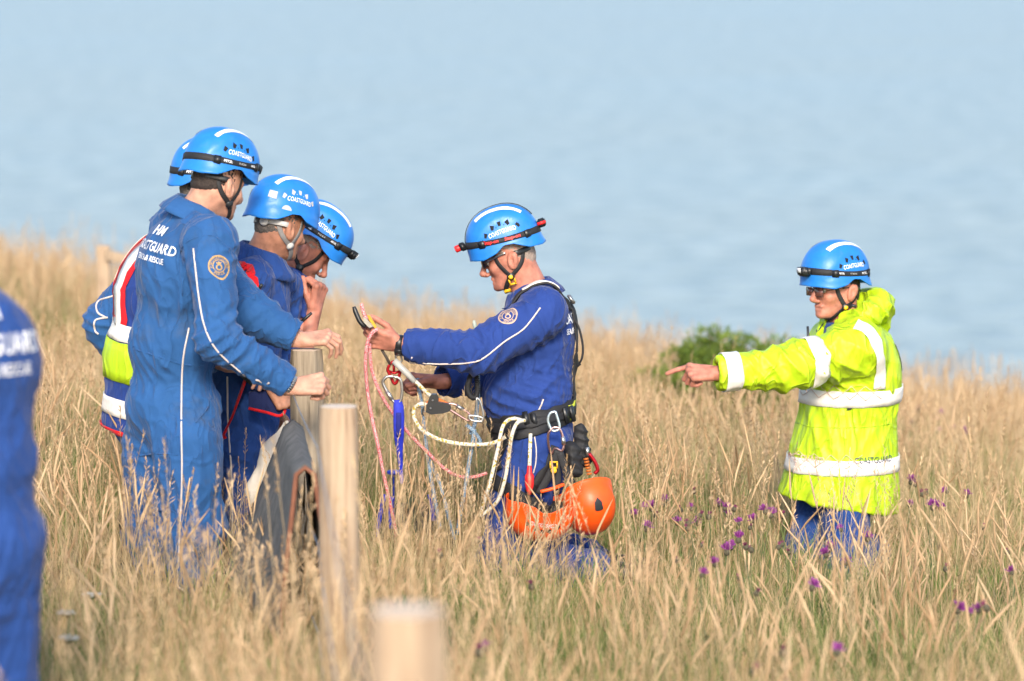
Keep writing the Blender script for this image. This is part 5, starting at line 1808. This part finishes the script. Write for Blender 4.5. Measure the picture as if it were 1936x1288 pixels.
# ================================================================== ropes and hardware held by the kneeling man
C = FIGS['rope']; YC = 15.0
ROPE_R = M('red and white rope', (.62, .07, .09), rough=.8, var=.1, wave=((.72, .52, .50), 520, .42), bump=.001, bscale=500)
ROPE_W = M('white rope with yellow fleck', (.60, .57, .49), rough=.8, var=.08, wave=((.45, .32, .04), 150, .20), bump=.001, bscale=500)
ROPE_B = M('blue grey rope', (.10, .18, .27), rough=.8, var=.15, wave=((.36, .43, .50), 520, .38), bump=.001, bscale=500)
WEB_B = M('royal blue webbing', (.012, .025, .42), rough=.7, var=.15, scale=60, bump=.0008, bscale=400)
PINKM = M('rose anodised metal', (.55, .33, .31), rough=.28, metal=.9, var=.08)
ORNG = M('orange anodised metal', (.62, .16, .03), rough=.35, metal=.4, var=.12)

def rope(name, paths, r, mat, label, n=10):
    mb = MB()
    for p in paths: mb.tube(spline([P(*q) for q in p], n), r, 8)
    o = mb.put(name, mat); return tag(o, label, 'rope')

def ring(pts, r, name, mat, parent=None, n=8, label=None, cat=None):
    """closed metal ring through picture points"""
    p = [P(*q) for q in pts]; p = p + [p[0]]
    c = spline(p, 8); V, F = tube(c, r, n)
    o = put(name, V, F, mat, parent)
    if label: tag(o, label, cat)
    return o

yh = 14.74      # distance of the near hand
rope('rope', [[(683, 574, yh), (687, 590, yh - .005), (694, 606, yh)],
              [(714, 622, yh - .055), (702, 632, yh - .06), (694, 652, yh - .05), (691, 690, yh - .03), (695, 740, yh), (703, 790, yh), (713, 835, yh), (724, 890, yh + .02), (737, 950, yh + .03), (750, 1015, yh + .05)],
              [(698, 650, yh - .03), (703, 700, yh), (720, 745, yh + .03), (745, 785, yh + .08), (775, 822, yh + .12), (805, 852, yh + .15), (835, 882, yh + .18), (865, 900, yh + .2), (895, 902, yh + .22), (920, 895, yh + .24)]],
     .0072, ROPE_R, 'red and white rope hanging from the kneeling man\'s raised hand')
yd = 14.78
rope('rope', [[(745, 682, yd), (765, 702, yd), (786, 722, yd), (806, 742, yd + .01), (818, 752, yd + .02)],
              [(812, 768, yd), (797, 764, yd - .01), (784, 772, yd), (783, 790, yd), (797, 812, yd), (825, 829, yd), (860, 838, yd), (900, 841, yd), (932, 838, yd - .01), (956, 826, yd - .02)]],
     .0085, ROPE_W, 'white and yellow rope looping from the descender to the harness')
rope('rope', [[(990, 796, yd - .06), (968, 792, yd - .08), (951, 806, yd - .09), (941, 850, yd - .1), (927, 910, yd - .1), (912, 962, yd - .08), (908, 975, yd - .06), (922, 966, yd - .05), (942, 945, yd - .08), (955, 905, yd - .1), (962, 860, yd - .11), (968, 822, yd - .11), (978, 800, yd - .09), (992, 795, yd - .06)],
              [(1003, 820, yd - .07), (1002, 850, yd - .085), (1001, 884, yd - .09)]],
     .0078, ROPE_W, 'white and yellow rope hanging in a loop from the waist belt')
rope('rope', [[(789, 715, 15.06), (793, 742, 15.05), (799, 775, 15.04), (803, 820, 15.02), (808, 860, 15.0), (815, 905, 14.98), (822, 945, 14.97), (832, 1000, 14.98)],
              [(812, 870, 15.0), (828, 905, 14.99), (840, 945, 14.99), (850, 985, 15.0), (860, 1020, 15.02)]],
     .0082, ROPE_B, 'blue-grey rope hanging straight from the kneeling man\'s far hand')
rope('rope', [[(903, 700, 14.90), (904, 735, 14.86), (902, 770, 14.84), (898, 800, 14.83), (890, 822, 14.82)],
              [(882, 804, 14.81), (892, 812, 14.80), (902, 824, 14.82), (908, 836, 14.83), (904, 844, 14.84), (896, 830, 14.83)],
              [(897, 812, 14.80), (893, 840, 14.81), (886, 880, 14.82), (880, 920, 14.83), (872, 965, 14.85), (864, 1010, 14.9)]],
     .0082, ROPE_B, 'blue-grey rope knotted below the kneeling man\'s elbow')

# stitched eye of the white rope: clear sleeve with a thimble
V, F = tube([P(745, 682, yd - .005), P(768, 705, yd - .005), P(784, 722, yd - .005)], [.0135, .0125, .011], 10)
sl = tag(put('rope_sleeve', V, F, M('clear sleeve', (.42, .42, .40), rough=.3, var=.1)), 'pale plastic sleeve on the spliced end of the white rope', 'sleeve')
ring([(748, 672, yd), (757, 672, yd), (759, 683, yd), (750, 688, yd)], .004, 'thimble', STEEL, sl)

# red figure plate
def plate(cp, name, mat, label, cat):
    V = []; outer = [P(x, y, yd + .02) for x, y in ((736, 690), (744, 684), (752, 690), (757, 698), (754, 712), (749, 724), (744, 724), (739, 712), (733, 700))]
    c = np.mean(outer, 0); mb = MB()
    mb.tube(spline(outer + [outer[0]], 6), .0062, 8)
    mb.tube([P(735, 702, yd + .02), P(745, 706, yd + .02), P(756, 702, yd + .02)], .0055, 8); mb.tube([P(744, 686, yd + .02), P(745, 706, yd + .02)], .005, 8)
    return tag(mb.put(name, mat), label, cat)
plate(None, 'rigging_plate', REDP, 'dark red metal rigging plate below the man\'s watch', 'plate')
V, F = tube([P(722, 662, yd), P(730, 675, yd + .01), P(738, 690, yd + .02)], .006, 8)
tag(put('rope_lanyard', V, F, M('dark lanyard', (.07, .055, .045), rough=.8)), 'short dark lanyard between the man\'s hand and the red plate', 'lanyard')
kb = ring([(744, 712, yd), (756, 717, yd), (760, 735, yd), (758, 756, yd), (750, 762, yd), (741, 756, yd), (728, 734, yd), (724, 722, yd), (731, 713, yd)], .0058, 'carabiner', STEEL, None, 8, 'large steel carabiner hanging from the red plate', 'carabiner')
V, F = tube([P(731, 740, yd), P(737, 749, yd), P(741, 756, yd)], .0085, 8); put('locking_sleeve', V, F, STEEL, kb)
# blue webbing strop
pts = spline([P(752, 756, yd), P(754, 780, yd - .005), P(754, 810, yd), P(755, 840, yd + .02), P(757, 875, yd + .04), P(760, 915, yd + .06)], 6)
w = np.interp(np.linspace(0, 1, len(pts)), [0, .1, .3, .5, .7, 1], [.030, .040, .044, .040, .024, .012])
V, F = ribbon(pts, [A(.15, -1, 0)] * len(pts), w, .010)
st = tag(put('webbing_strop', V, F, WEB_B), 'royal blue webbing strop hanging from the steel carabiner', 'strop')
V, F = ribbon(pts[6:16] - A(0, .008, 0), [A(.15, -1, 0)] * 10, .020, .004); put('stitched_panel', V, F, M('dark blue stitching', (.008, .014, .18), rough=.8), st)

# ------------------------------------------------------------------ descender with its carabiner
def prism(pts, y0, y1):
    a = [P(x, y, y0) for x, y in pts]; b = [q + A(0, y1 - y0, 0) for q in a]; n = len(pts)
    V = np.array(a + b); F = [tuple(range(n)), tuple(reversed(range(n, 2 * n)))] + [(i, n + i, n + (i + 1) % n, (i + 1) % n) for i in range(n)]
    return V, F
V, F = prism([(812, 752), (816, 746), (825, 746), (829, 753), (829, 760), (850, 765), (853, 772), (850, 778), (838, 782), (815, 784), (806, 780), (803, 788), (797, 784), (798, 774), (808, 764)], yd - .03, yd + .005)
dsc = tag(put('descender', V, F, BLACKP, smooth=False), 'black rope descender with an orange side plate', 'descender')
V, F = prism([(800, 764), (812, 756), (828, 752), (852, 764), (848, 770), (826, 760), (806, 768)], yd + .007, yd + .015); put('side_plate', V, F, ORNG, dsc, False)
for x, y in ((818, 757), (814, 772), (803, 778)):
    V, F = lathe([(0, 0), (.0045, 0), (.004, .003), (0, .004)], P(x, y, yd - .031), (0, -1, 0), 8); put('rivet', V, F, STEEL, dsc)
for i, t in enumerate(('STOP',)):
    pass
k2 = ring([(846, 772, yd - .01), (862, 782, yd - .01), (884, 795, yd - .01), (890, 792, yd - .01), (888, 784, yd - .01), (876, 774, yd - .01), (860, 765, yd - .01), (849, 764, yd - .01)], .0048, 'carabiner', PINKM, None, 8, 'rose-coloured carabiner joining the descender to the harness', 'carabiner')
V, F = tube([P(863, 767, yd - .012), P(876, 775, yd - .012)], .0075, 8); put('locking_sleeve', V, F, STEEL, k2)
ring([(886, 786, yd - .03), (902, 787, yd - .03), (912, 791, yd - .03), (908, 797, yd - .03), (890, 794, yd - .03)], .0045, 'carabiner', STEEL, None, 8, 'bright steel link on the front of the harness', 'carabiner')
ring([(901, 752, yd - .03), (908, 760, yd - .03), (914, 788, yd - .03), (908, 798, yd - .03), (902, 780, yd - .03)], .0045, 'carabiner', STEEL, None, 8, 'tall steel carabiner against the kneeling man\'s belly', 'carabiner')
# coiled black radio cord hanging at his chest
def coil(path, r, turns, t):
    c = spline([P(*q) for q in path], 40); T, N, B = frames(c); a = np.linspace(0, turns * 2 * math.pi, len(c))
    return tube(c + r * (np.cos(a)[:, None] * N + np.sin(a)[:, None] * B), t, 5)
V, F = coil([(896, 696, 14.80), (888, 716, 14.78), (884, 735, 14.78), (890, 750, 14.78), (900, 750, 14.78), (903, 730, 14.79), (899, 700, 14.8)], .009, 46, .0034)
tag(put('coiled_cord', V, F, BLACK), 'black coiled cord hanging under the kneeling man\'s arm', 'cord')

# held device: black handle with a gold and steel clamp in the raised hand
V, F = tube(spline([P(669, 580, yh), P(674, 594, yh - .005), P(682, 610, yh - .01), (P(692, 618, yh - .01))], 5), np.interp(np.linspace(0, 1, 16), [0, .2, .8, 1], [.007, .010, .010, .007]), 8)
ha = tag(put('rope_clamp', V, F, BLACKP), 'black-handled rope clamp with a gold plate in the raised hand', 'clamp')
V, F = prism([(694, 596), (699, 596), (711, 616), (713, 622), (708, 620), (698, 606)], yh - .05, yh - .038); put('gold_plate', V, F, M('gold anodised metal', (.75, .42, .06), rough=.3, metal=.7), ha, False)
V, F = prism([(686, 600), (694, 604), (706, 618), (698, 620), (688, 610)], yh - .034, yh - .01); put('steel_cam', V, F, STEEL, ha, False)

# ================================================================== harness (worn: parts of the kneeling man)
bv = C.bvh
def strap_on(pts, y, w, name, mat, off=.006, t=.006, parent=None):
    S, N = pix_path(bv, pts, y, off, 8, 2); V, F = ribbon(S, N, w, t); return put(name, V, F, mat, parent or C.root)
J = C.J
cx = P(1003, 790, YC)
ax = unit(A(-.22, 0, 1)); th = np.linspace(0, 2 * math.pi, 81)
def belt(z0, z1, off, mat, name, par, th=th):
    V, F = around(cx, ax, A(-1, 0, 0), bv, list(np.linspace(z0, z1, 4)), th, off, .42); V, F = thick(V, F, .005); return put(name, V, F, mat, par)
hb = belt(-.046, .046, .012, BLACK, 'harness_belt', C.root)
belt(-.034, .034, .016, M('lime padding', (.50, .55, .04), rough=.8, var=.15), 'padding', hb, np.linspace(math.pi - .55, math.pi + .4, 16))
belt(-.020, .020, .020, BLACK, 'webbing', hb)
# buckles on the belt
for px, py in ((996, 800), (1013, 794), (1062, 782), (1072, 778)):
    q, n = pix(bv, px, py, YC - .2, .026); n = unit(n * A(1, 1, .2)); u = np.cross(n, ax)
    V, F = box(q, unit(u) * .011, n * .005, ax * .032, .3); put('buckle', V, F, BLACKP, hb)
# leg loops
for q in 'L':
    hp, kn = J['hip' + q], J['kn' + q]
    V, F = around(lerp(hp, kn, .42), unit(hp - kn) + A(.28, 0, 0), A(-1, 0, 0), bv, [-.028, -.01, .01, .028], np.linspace(0, 2 * math.pi, 61), .010, .24)
    V, F = thick(V, F, .006); put('leg_loop', V, F, BLACK, hb)
strap_on([(975, 815), (958, 838), (944, 868), (946, 890)], YC - .25, .050, 'leg_strap', BLACK, .012, .006, hb)
strap_on([(1045, 845), (1032, 880), (1012, 912), (1000, 930)], YC - .25, .036, 'leg_strap', BLACK, .018, .006, hb)
# shoulder strap with its pale name patch, running down the back
sp = spline([P(975, 590, YC - .15), P(986, 562, YC - .13), P(1006, 545, YC - .125), P(1030, 538, YC - .125), P(1054, 546, YC - .12), P(1070, 562, YC - .09), P(1080, 580, YC - .05)], 7)
S, N = on_surface(sp, bv, .012)
for _ in range(3): S[1:-1] = (S[:-2] + 2 * S[1:-1] + S[2:]) / 4; N[1:-1] = (N[:-2] + 2 * N[1:-1] + N[2:]) / 4
V, F = ribbon(S, N, .046, .010); ss = put('shoulder_strap', V, F, BLACK, C.root)
V, F = ribbon(S[9:29] + N[9:29] * .007, N[9:29], .040, .005); put('name_patch', V, F, REFLW, ss)
bk = [P(1078, 572, YC + .0), P(1086, 600, YC - .02), P(1091, 640, YC - .03), P(1094, 690, YC - .03), P(1092, 740, YC - .03), P(1088, 780, YC - .02)]
S, N = on_surface(spline(bk, 8), bv, .012); V, F = ribbon(S, N, .034, .008); put('back_strap', V, F, BLACK, C.root)
V, F = tube(spline([P(1088, 606, YC - .05), P(1096, 625, YC - .06), P(1102, 655, YC - .06), P(1100, 678, YC - .06), P(1092, 692, YC - .05), P(1098, 688, YC - .05)], 7), .0045, 6); put('strap_tail', V, F, BLACK, C.root)
V, F = box(P(1080, 566, YC - .05), A(.02, 0, -.030) * .6, A(0, .008, 0), A(.010, 0, .005) * .7, .4); put('strap_slide', V, F, STEEL, ss)
V, F = tube([P(900, 628, YC - .1), P(897, 612, YC - .1), P(896, 606, YC - .1)], [.010, .008, .005], 8); put('radio_aerial', V, F, M('pale aerial', (.35, .40, .34), rough=.5), C.root)

# ================================================================== things hanging from the belt
ring([(1050, 778, 14.70), (1040, 782, 14.70), (1036, 795, 14.70), (1041, 810, 14.70), (1048, 815, 14.70), (1058, 808, 14.70)], .0050, 'carabiner', M('pale blue metal', (.62, .72, .76), rough=.3, metal=.7), None, 8, 'pale silver carabiner clipped on the black waist belt', 'carabiner')
k4 = ring([(1046, 808, 14.70), (1057, 810, 14.70), (1063, 822, 14.70), (1066, 840, 14.70), (1062, 852, 14.70), (1050, 848, 14.71), (1043, 858, 14.72), (1037, 840, 14.71), (1037, 820, 14.7)], .0050, 'carabiner', PINKM, None, 8, 'rose-coloured carabiner hanging from the silver one at the hip', 'carabiner')
V, F = tube([P(1064, 826, 14.695), P(1066, 841, 14.695)], .0085, 8); put('locking_sleeve', V, F, STEEL, k4)
V, F = ring([(0, 0, 1)] * 4, .001, 'x', STEEL) if False else (None, None)
# red sheath on the rope end
V, F = lathe([(.007, 0), (.009, .004), (.011, .03), (.018, .04), (.018, .075), (.012, .10), (.006, .115), (0, .116)], P(1001, 880, 14.69), (0, -.03, -1), 14)
tag(put('rope_sheath', V, F, REDL), 'red plastic sheath on the rope end at the man\'s thigh', 'sheath')
# black gear sling that carries the spare helmets
mb = MB()
for a, w_ in (([(1055, 852), (1047, 880), (1035, 905), (1018, 935)], .030), ([(1058, 855), (1070, 890), (1082, 915)], .030), ([(1048, 860), (1055, 900), (1052, 935)], .026)):
    V, F = ribbon(spline([P(x, y, 14.70) for x, y in a], 6), [A(.1, -1, .1)] * (6 * (len(a) - 1) + 1), w_, .005); mb.add(V, F)
gs = tag(mb.put('gear_sling', BLACK), 'black webbing slings carrying the orange helmets at the man\'s hip', 'sling')
mb = MB(); c = P(1047, 879, 14.675)
for a in (-.013, .013): mb.box(c + A(a, 0, 0), (.003, 0, 0), (0, .003, 0), (0, 0, .011), .3)
for b in (-.011, .011): mb.box(c + A(0, 0, b), (.016, 0, 0), (0, .003, 0), (0, 0, .003), .3)
V, F = lathe([(0, 0), (.012, 0), (.012, .004), (0, .005)], c + A(0, .0, -.022), (0, -1, 0), 12); mb.add(V, F)
mb.put('buckle', YELLOWP, gs)
# pouch with orange toothed device behind the hip
s = Sdf(); s.cap(P(1098, 815, 14.86), P(1104, 870, 14.86), .028, .036, .02, flat=(A(0, 1, 0), .7)); s.cap(P(1080, 850, 14.80), P(1090, 890, 14.80), .028, .03, .02)
V, F = s.mesh(.006); V = wrinkle(V, F, [(P(1100, 845, 14.85), .1, A(.4, 0, 1), .03, .007)], 15, .006); po = tag(put('gear_pouch', V, F, BLACK), 'black gear pouch with orange teeth behind the kneeling man\'s hip', 'pouch')
mb = MB()
for i in range(6): mb.box(P(1108 + i * 1.2, 868 + i * 5.6, 14.80), (.010, 0, .002), (0, .006, 0), (-.001, 0, .004), .3)
mb.put('orange_teeth', ORNG, po)
V, F = tube(spline([P(1114, 858, 14.82), P(1124, 872, 14.82), P(1130, 888, 14.82), P(1124, 896, 14.82)], 5), .008, 8); put('red_edge', V, F, REDP, po)
V, F = tube([P(1110, 846, 14.82), P(1111, 862, 14.82)], .008, 8); put('steel_barrel', V, F, STEEL, po)

# spare orange helmets
def rows(f, u):
    f = unit(f); u = unit(A(u) - f * (A(u) @ f)); return np.array([np.cross(f, u), f, u])
R2 = rows(A(.10, -.62, .55), A(.30, -.62, -.72))
helmet(P(1112, 948, 14.78), R2 * .86, None, HELMO, lamp=None, stripes=False, badge=True, label='orange spare helmet with black front badge, right of the pair at his hip')
R1 = rows(A(-.92, -.05, .12), A(-.14, .12, -.96))
h1 = helmet(P(1022, 958, 14.72), R1 * .92, None, HELMO, lamp=None, stripes=False, label='orange spare helmet hanging upside down, left of the pair at his hip')
V, F = tube(spline([P(1022, 930, 14.66), P(1045, 924, 14.66), P(1066, 916, 14.68)], 6), .007, 8); put('chin_strap', V, F, HELMO, h1)

# ================================================================== rucksack in the grass
s = Sdf(); yr = 15.3
b0 = P(760, 1030, yr); b0[2] = float(ground(b0[0], yr))
s.box(b0 + A(.01, 0, .08), (.12, .10, .085), None, .05, .02, sub=False); s.ell(b0 + A(.03, -.08, .07), (.07, .04, .06), None, .02); s.cap(b0 + A(-.05, 0, .15), b0 + A(.08, 0, .17), .040, .035, .03)
V, F = s.mesh(.008); V = wrinkle(V, F, [(b0 + A(0, 0, .15), .15, A(.3, 0, 1), .06, .007)], 9, .005)
rk = tag(put('rucksack', V, F, M('black nylon', (.012, .013, .014), rough=.7, var=.3)), 'black rucksack with blue straps lying in the grass below the ropes', 'rucksack')
for pts in ([(728, 935), (722, 960), (716, 990), (712, 1015)], [(742, 940), (738, 965), (740, 1000)], [(812, 935), (816, 955), (820, 985)]):
    V, F = ribbon(spline([P(x, y, yr - .13) for x, y in pts], 6), [A(0, -1, .1)] * (6 * (len(pts) - 1) + 1), .018, .004); put('strap', V, F, WEB_B, rk)
V, F = ribbon(spline([P(770, 960, yr - .1), P(778, 945, yr - .1), P(790, 948, yr - .1), P(784, 975, yr - .1), P(775, 990, yr - .1)], 6), [A(0, -1, .2)] * 25, .022, .006); put('grab_handle', V, F, M('olive webbing', (.07, .075, .04), rough=.8), rk)
yk = 15.2
kp = P(744, 891, yk); kg = float(ground(kp[0], yk))
V, F = lathe([(.004, 0), (.004, kp[2] - kg - .02), (.012, kp[2] - kg - .014), (.026, kp[2] - kg - .010), (.027, kp[2] - kg), (.015, kp[2] - kg + .005), (0, kp[2] - kg + .006)], A(kp[0], yk, kg), (0, 0, 1), 14)
tag(put('ground_stake', V, F, M('blue plastic', (.02, .06, .55), rough=.5)), 'thin stake with a flat blue head behind the hanging strop', 'stake')

# ================================================================== shrub on the crest
def shrub(c, rx, ry, rz, n, label):
    r = np.random.RandomState(4); root = thing('gorse_shrub', label, 'shrub', c)
    V = []; F = []; tone = []
    clumps = []
    for _ in range(34):
        a, b = r.uniform(-.8, .8), r.uniform(-.7, .7); top = math.sqrt(max(1 - .5 * a * a - .4 * b * b, .15)); clumps.append((A(a * rx, b * ry, r.uniform(.15, .84) * rz * top), r.uniform(.20, .32) * rx))
    for i in range(n):
        cc, cr = clumps[r.randint(len(clumps))]
        d = unit(r.randn(3)); p = cc + d * cr * r.uniform(.5, 1) ** .5 * A(1, 1, .85)
        if p[2] < 0: p[2] = abs(p[2]) * .3
        a = unit(d + .8 * r.randn(3) + A(0, 0, .6)); s = unit(np.cross(a, r.randn(3))); L_, w_ = r.uniform(.025, .05), r.uniform(.006, .012)
        o = len(V); V += [p, p + a * L_ * .5 + s * w_, p + a * L_, p + a * L_ * .5 - s * w_]; F.append((o, o + 1, o + 2, o + 3)); tone.append(r.uniform(-.5, .5))
    o = put('foliage', np.array(V) + c, F, leafmat('shrub leaves', (.06, .11, .015), (.25, .31, .05), .3), root)
    at = o.data.attributes.new('tone', 'FLOAT', 'FACE'); at.data.foreach_set('value', np.array(tone, np.float32))
    mb = MB()
    for i in range(9):
        t = clumps[i][0]; mb.tube(spline([c + A(t[0] * .1, t[1] * .1, -.05), c + t * A(.5, .5, .45), c + t], 4), np.linspace(.012, .004, 9), 5)
    mb.put('stem', M('shrub stems', (.09, .06, .035), rough=.9), root)
sc_ = P(1352, 700, 24.0); sc_[2] = float(ground(sc_[0], 24.0))
shrub(sc_, .56, .42, P(1345, 603, 24.0)[2] - sc_[2], 11000, 'rounded green shrub on the crest behind the pointing hand')

# ================================================================== purple knapweed
def head_meshes():
    r = random.Random(8); out = []
    for kind in range(4):
        V, F = lathe([(.002, -.010), (.0075, -.006), (.0092, 0), (.008, .006), (.005, .009)], (0, 0, 0), (0, 0, 1), 9); F = list(F); V = V.tolist(); mi = [0] * len(F)
        nf, L0 = ((46, .020), (38, .017), (20, .010), (14, .007))[kind]
        for i in range(nf):
            a = r.uniform(0, 6.28); e = r.uniform(.15, 1.5) if kind < 2 else r.uniform(.8, 1.5)
            d = A(math.cos(a) * math.cos(e), math.sin(a) * math.cos(e), math.sin(e)); s = unit(np.cross(d, A(r.gauss(0, 1), r.gauss(0, 1), r.gauss(0, 1)))) * .0018
            b = A(0, 0, .006) + d * .004; L_ = L0 * r.uniform(.7, 1.15); o = len(V)
            V += [(b - s * .6).tolist(), (b + s * .6).tolist(), (b + d * L_ + s).tolist(), (b + d * L_ - s).tolist()]; F.append((o, o + 1, o + 2, o + 3)); mi.append(1)
        me = build_mesh('flower_head', V, F, [M('knapweed bud', (.085, .075, .045), rough=.9, var=.3, scale=200), M('purple florets', (.24, .036, .225), rough=.7, var=.25, scale=90) if kind < 2 else M('faded florets', (.20, .035, .10), rough=.8, var=.3, scale=90)], True, mi)
        out.append(me)
    return out
HEADS = head_meshes()
KSTEM = M('knapweed stem', (.10, .13, .05), rough=.8, var=.25)
def spot_for(px, py, h, y0=9.0, y1=24.0):
    ys = np.linspace(y0, y1, 400); z = np.array([P(px, py, y)[2] for y in ys]); x = np.array([P(px, py, y)[0] for y in ys])
    g = z - ground(x, ys); i = int(np.argmin(np.abs(g - h)))
    return P(px, py, ys[i])
def knapweed(heads, label, group, r):
    """one plant: a branching stem with its flower heads; heads = picture positions"""
    h = r.uniform(.30, .42); c = spot_for(*heads[0], h); y = c[1]
    tips = [c] + [P(a, b, y + r.uniform(-.06, .06)) for a, b in heads[1:]]
    base = A(c[0] + r.uniform(-.05, .05), y + r.uniform(-.03, .03), 0); base[2] = float(ground(base[0], base[1]))
    root = thing('knapweed', label, 'flower', base, group)
    mb = MB(); fork = lerp(base, np.mean(tips, 0), .55)
    mb.tube(spline([base - A(0, 0, .03), lerp(base, fork, .5) + A(.008, 0, 0), fork], 4), .0022, 5)
    for t in tips: mb.tube(spline([fork, lerp(fork, t, .5) + A(.012 * r.uniform(-1, 1), 0, .01), t - A(0, 0, .008)], 4), .0016, 5)
    for k in range(5):
        q = lerp(base, fork, r.uniform(.1, .95)); v, f = blade_geo(r.uniform(.03, .08), .008, r.uniform(.03, .06), r.uniform(0, 6.28), 3); mb.add(np.array(v) + q, f)
    mb.put('stem', KSTEM, root)
    for i, t in enumerate(tips):
        o = bpy.data.objects.new('flower_head', HEADS[r.choice((0, 0, 1, 2, 2, 3))]); COL.objects.link(o); o.parent = root
        o.location = tuple(t - base); s_ = r.uniform(.85, 1.25) * (1.2 if y < 12 else 1.0); o.scale = (s_,) * 3; o.rotation_euler = (r.uniform(-.5, .5), r.uniform(-.5, .5), r.uniform(0, 6))
rk_ = random.Random(21)
G1 = [[(1220, 960), (1197, 976)], [(1240, 975), (1232, 962)], [(1253, 955), (1262, 948)], [(1287, 965), (1280, 990)], [(1312, 930)], [(1306, 962), (1322, 975), (1318, 990)], [(1340, 978)], [(1370, 962), (1360, 955), (1376, 975)], [(1397, 990), (1418, 998)],
      [(1388, 963)], [(1425, 985), (1447, 968), (1457, 975)], [(1480, 976)], [(1302, 990), (1300, 1000)], [(1396, 1022)], [(1222, 1000)]]
G2 = [[(1280, 1060), (1325, 1032)], [(1352, 1068), (1345, 1060)], [(1374, 1045), (1382, 1036)], [(1420, 1040), (1410, 1035)], [(1327, 1088)], [(1430, 1122)], [(1398, 1095)], [(1472, 1035)]]
G3 = [[(1492, 1045), (1478, 1030)], [(1558, 1018), (1568, 1040)], [(1562, 1050)], [(1535, 1112)], [(1590, 1002)], [(1600, 1065)], [(1640, 1020)]]
G4 = [[(1725, 800), (1737, 775)], [(1775, 782), (1770, 795), (1777, 818)], [(1800, 812)], [(1828, 822), (1822, 815)], [(1722, 912), (1730, 918)], [(1745, 935), (1752, 932)], [(1770, 958)], [(1828, 938)], [(1763, 960), (1778, 962)], [(1790, 930)], [(1720, 956)]]
G5 = [[(1788, 1076)], [(1860, 998)], [(1865, 1150), (1850, 1155)], [(1912, 1083)], [(1810, 1155), (1832, 1162)], [(1740, 935)], [(1905, 1045)], [(1583, 1235)]]
G6 = [[(902, 1024)], [(832, 1050)], [(1480, 1235)], [(905, 1235), (918, 1228)], [(1005, 1110)], [(1425, 1270)]]
ORD = 'first second third fourth fifth sixth seventh eighth ninth tenth eleventh twelfth thirteenth fourteenth fifteenth'.split()
for gs_, lb in ((G1, 'in the drift between orange helmets and yellow jacket'), (G2, 'just below the drift left of the yellow jacket'), (G3, 'in front of the pointing man\'s legs'),
                (G4, 'in the grass right of the yellow jacket'), (G5, 'in the grass at lower right'), (G6, 'scattered along the foreground grass')):
    for k, hs_ in enumerate(sorted(gs_)):
        nh = ('single-headed', 'two-headed', 'three-headed')[len(hs_) - 1]
        knapweed(hs_, nh + ' purple knapweed, ' + ORD[k] + ' from the left ' + lb, 'knapweed ' + lb, rk_)

# white yarrow heads near the man at the left edge
YW = M('yarrow white', (.42, .40, .34), rough=.8, var=.1)
for px, py, lb in ((128, 1206, 'white yarrow head beside the man at the left edge'), (172, 1123, 'small white yarrow left of the tall man\'s boots'), (128, 1158, 'half-hidden white yarrow between the left-edge man and the tall man')):
    c = spot_for(px, py, .26, 7, 14); b = A(c[0], c[1], float(ground(c[0], c[1]))); root = thing('yarrow', lb, 'flower', b)
    mb = MB(); mb.tube([b, lerp(b, c, .6), c - A(0, 0, .01)], .0022, 5)
    fl = MB()
    for i in range(26):
        a, rr = rk_.uniform(0, 6.28), .034 * math.sqrt(rk_.random()); q = c + A(rr * math.cos(a), rr * math.sin(a), rk_.uniform(-.003, .003)); mb.tube([c - A(0, 0, .02), q], .0008, 3)
        V, F = lathe([(0, -.002), (.006, -.001), (.0065, .001), (0, .003)], q, (0, 0, 1), 7); fl.add(V, F)
    mb.put('stem', KSTEM, root); fl.put('flower_head', YW, root)
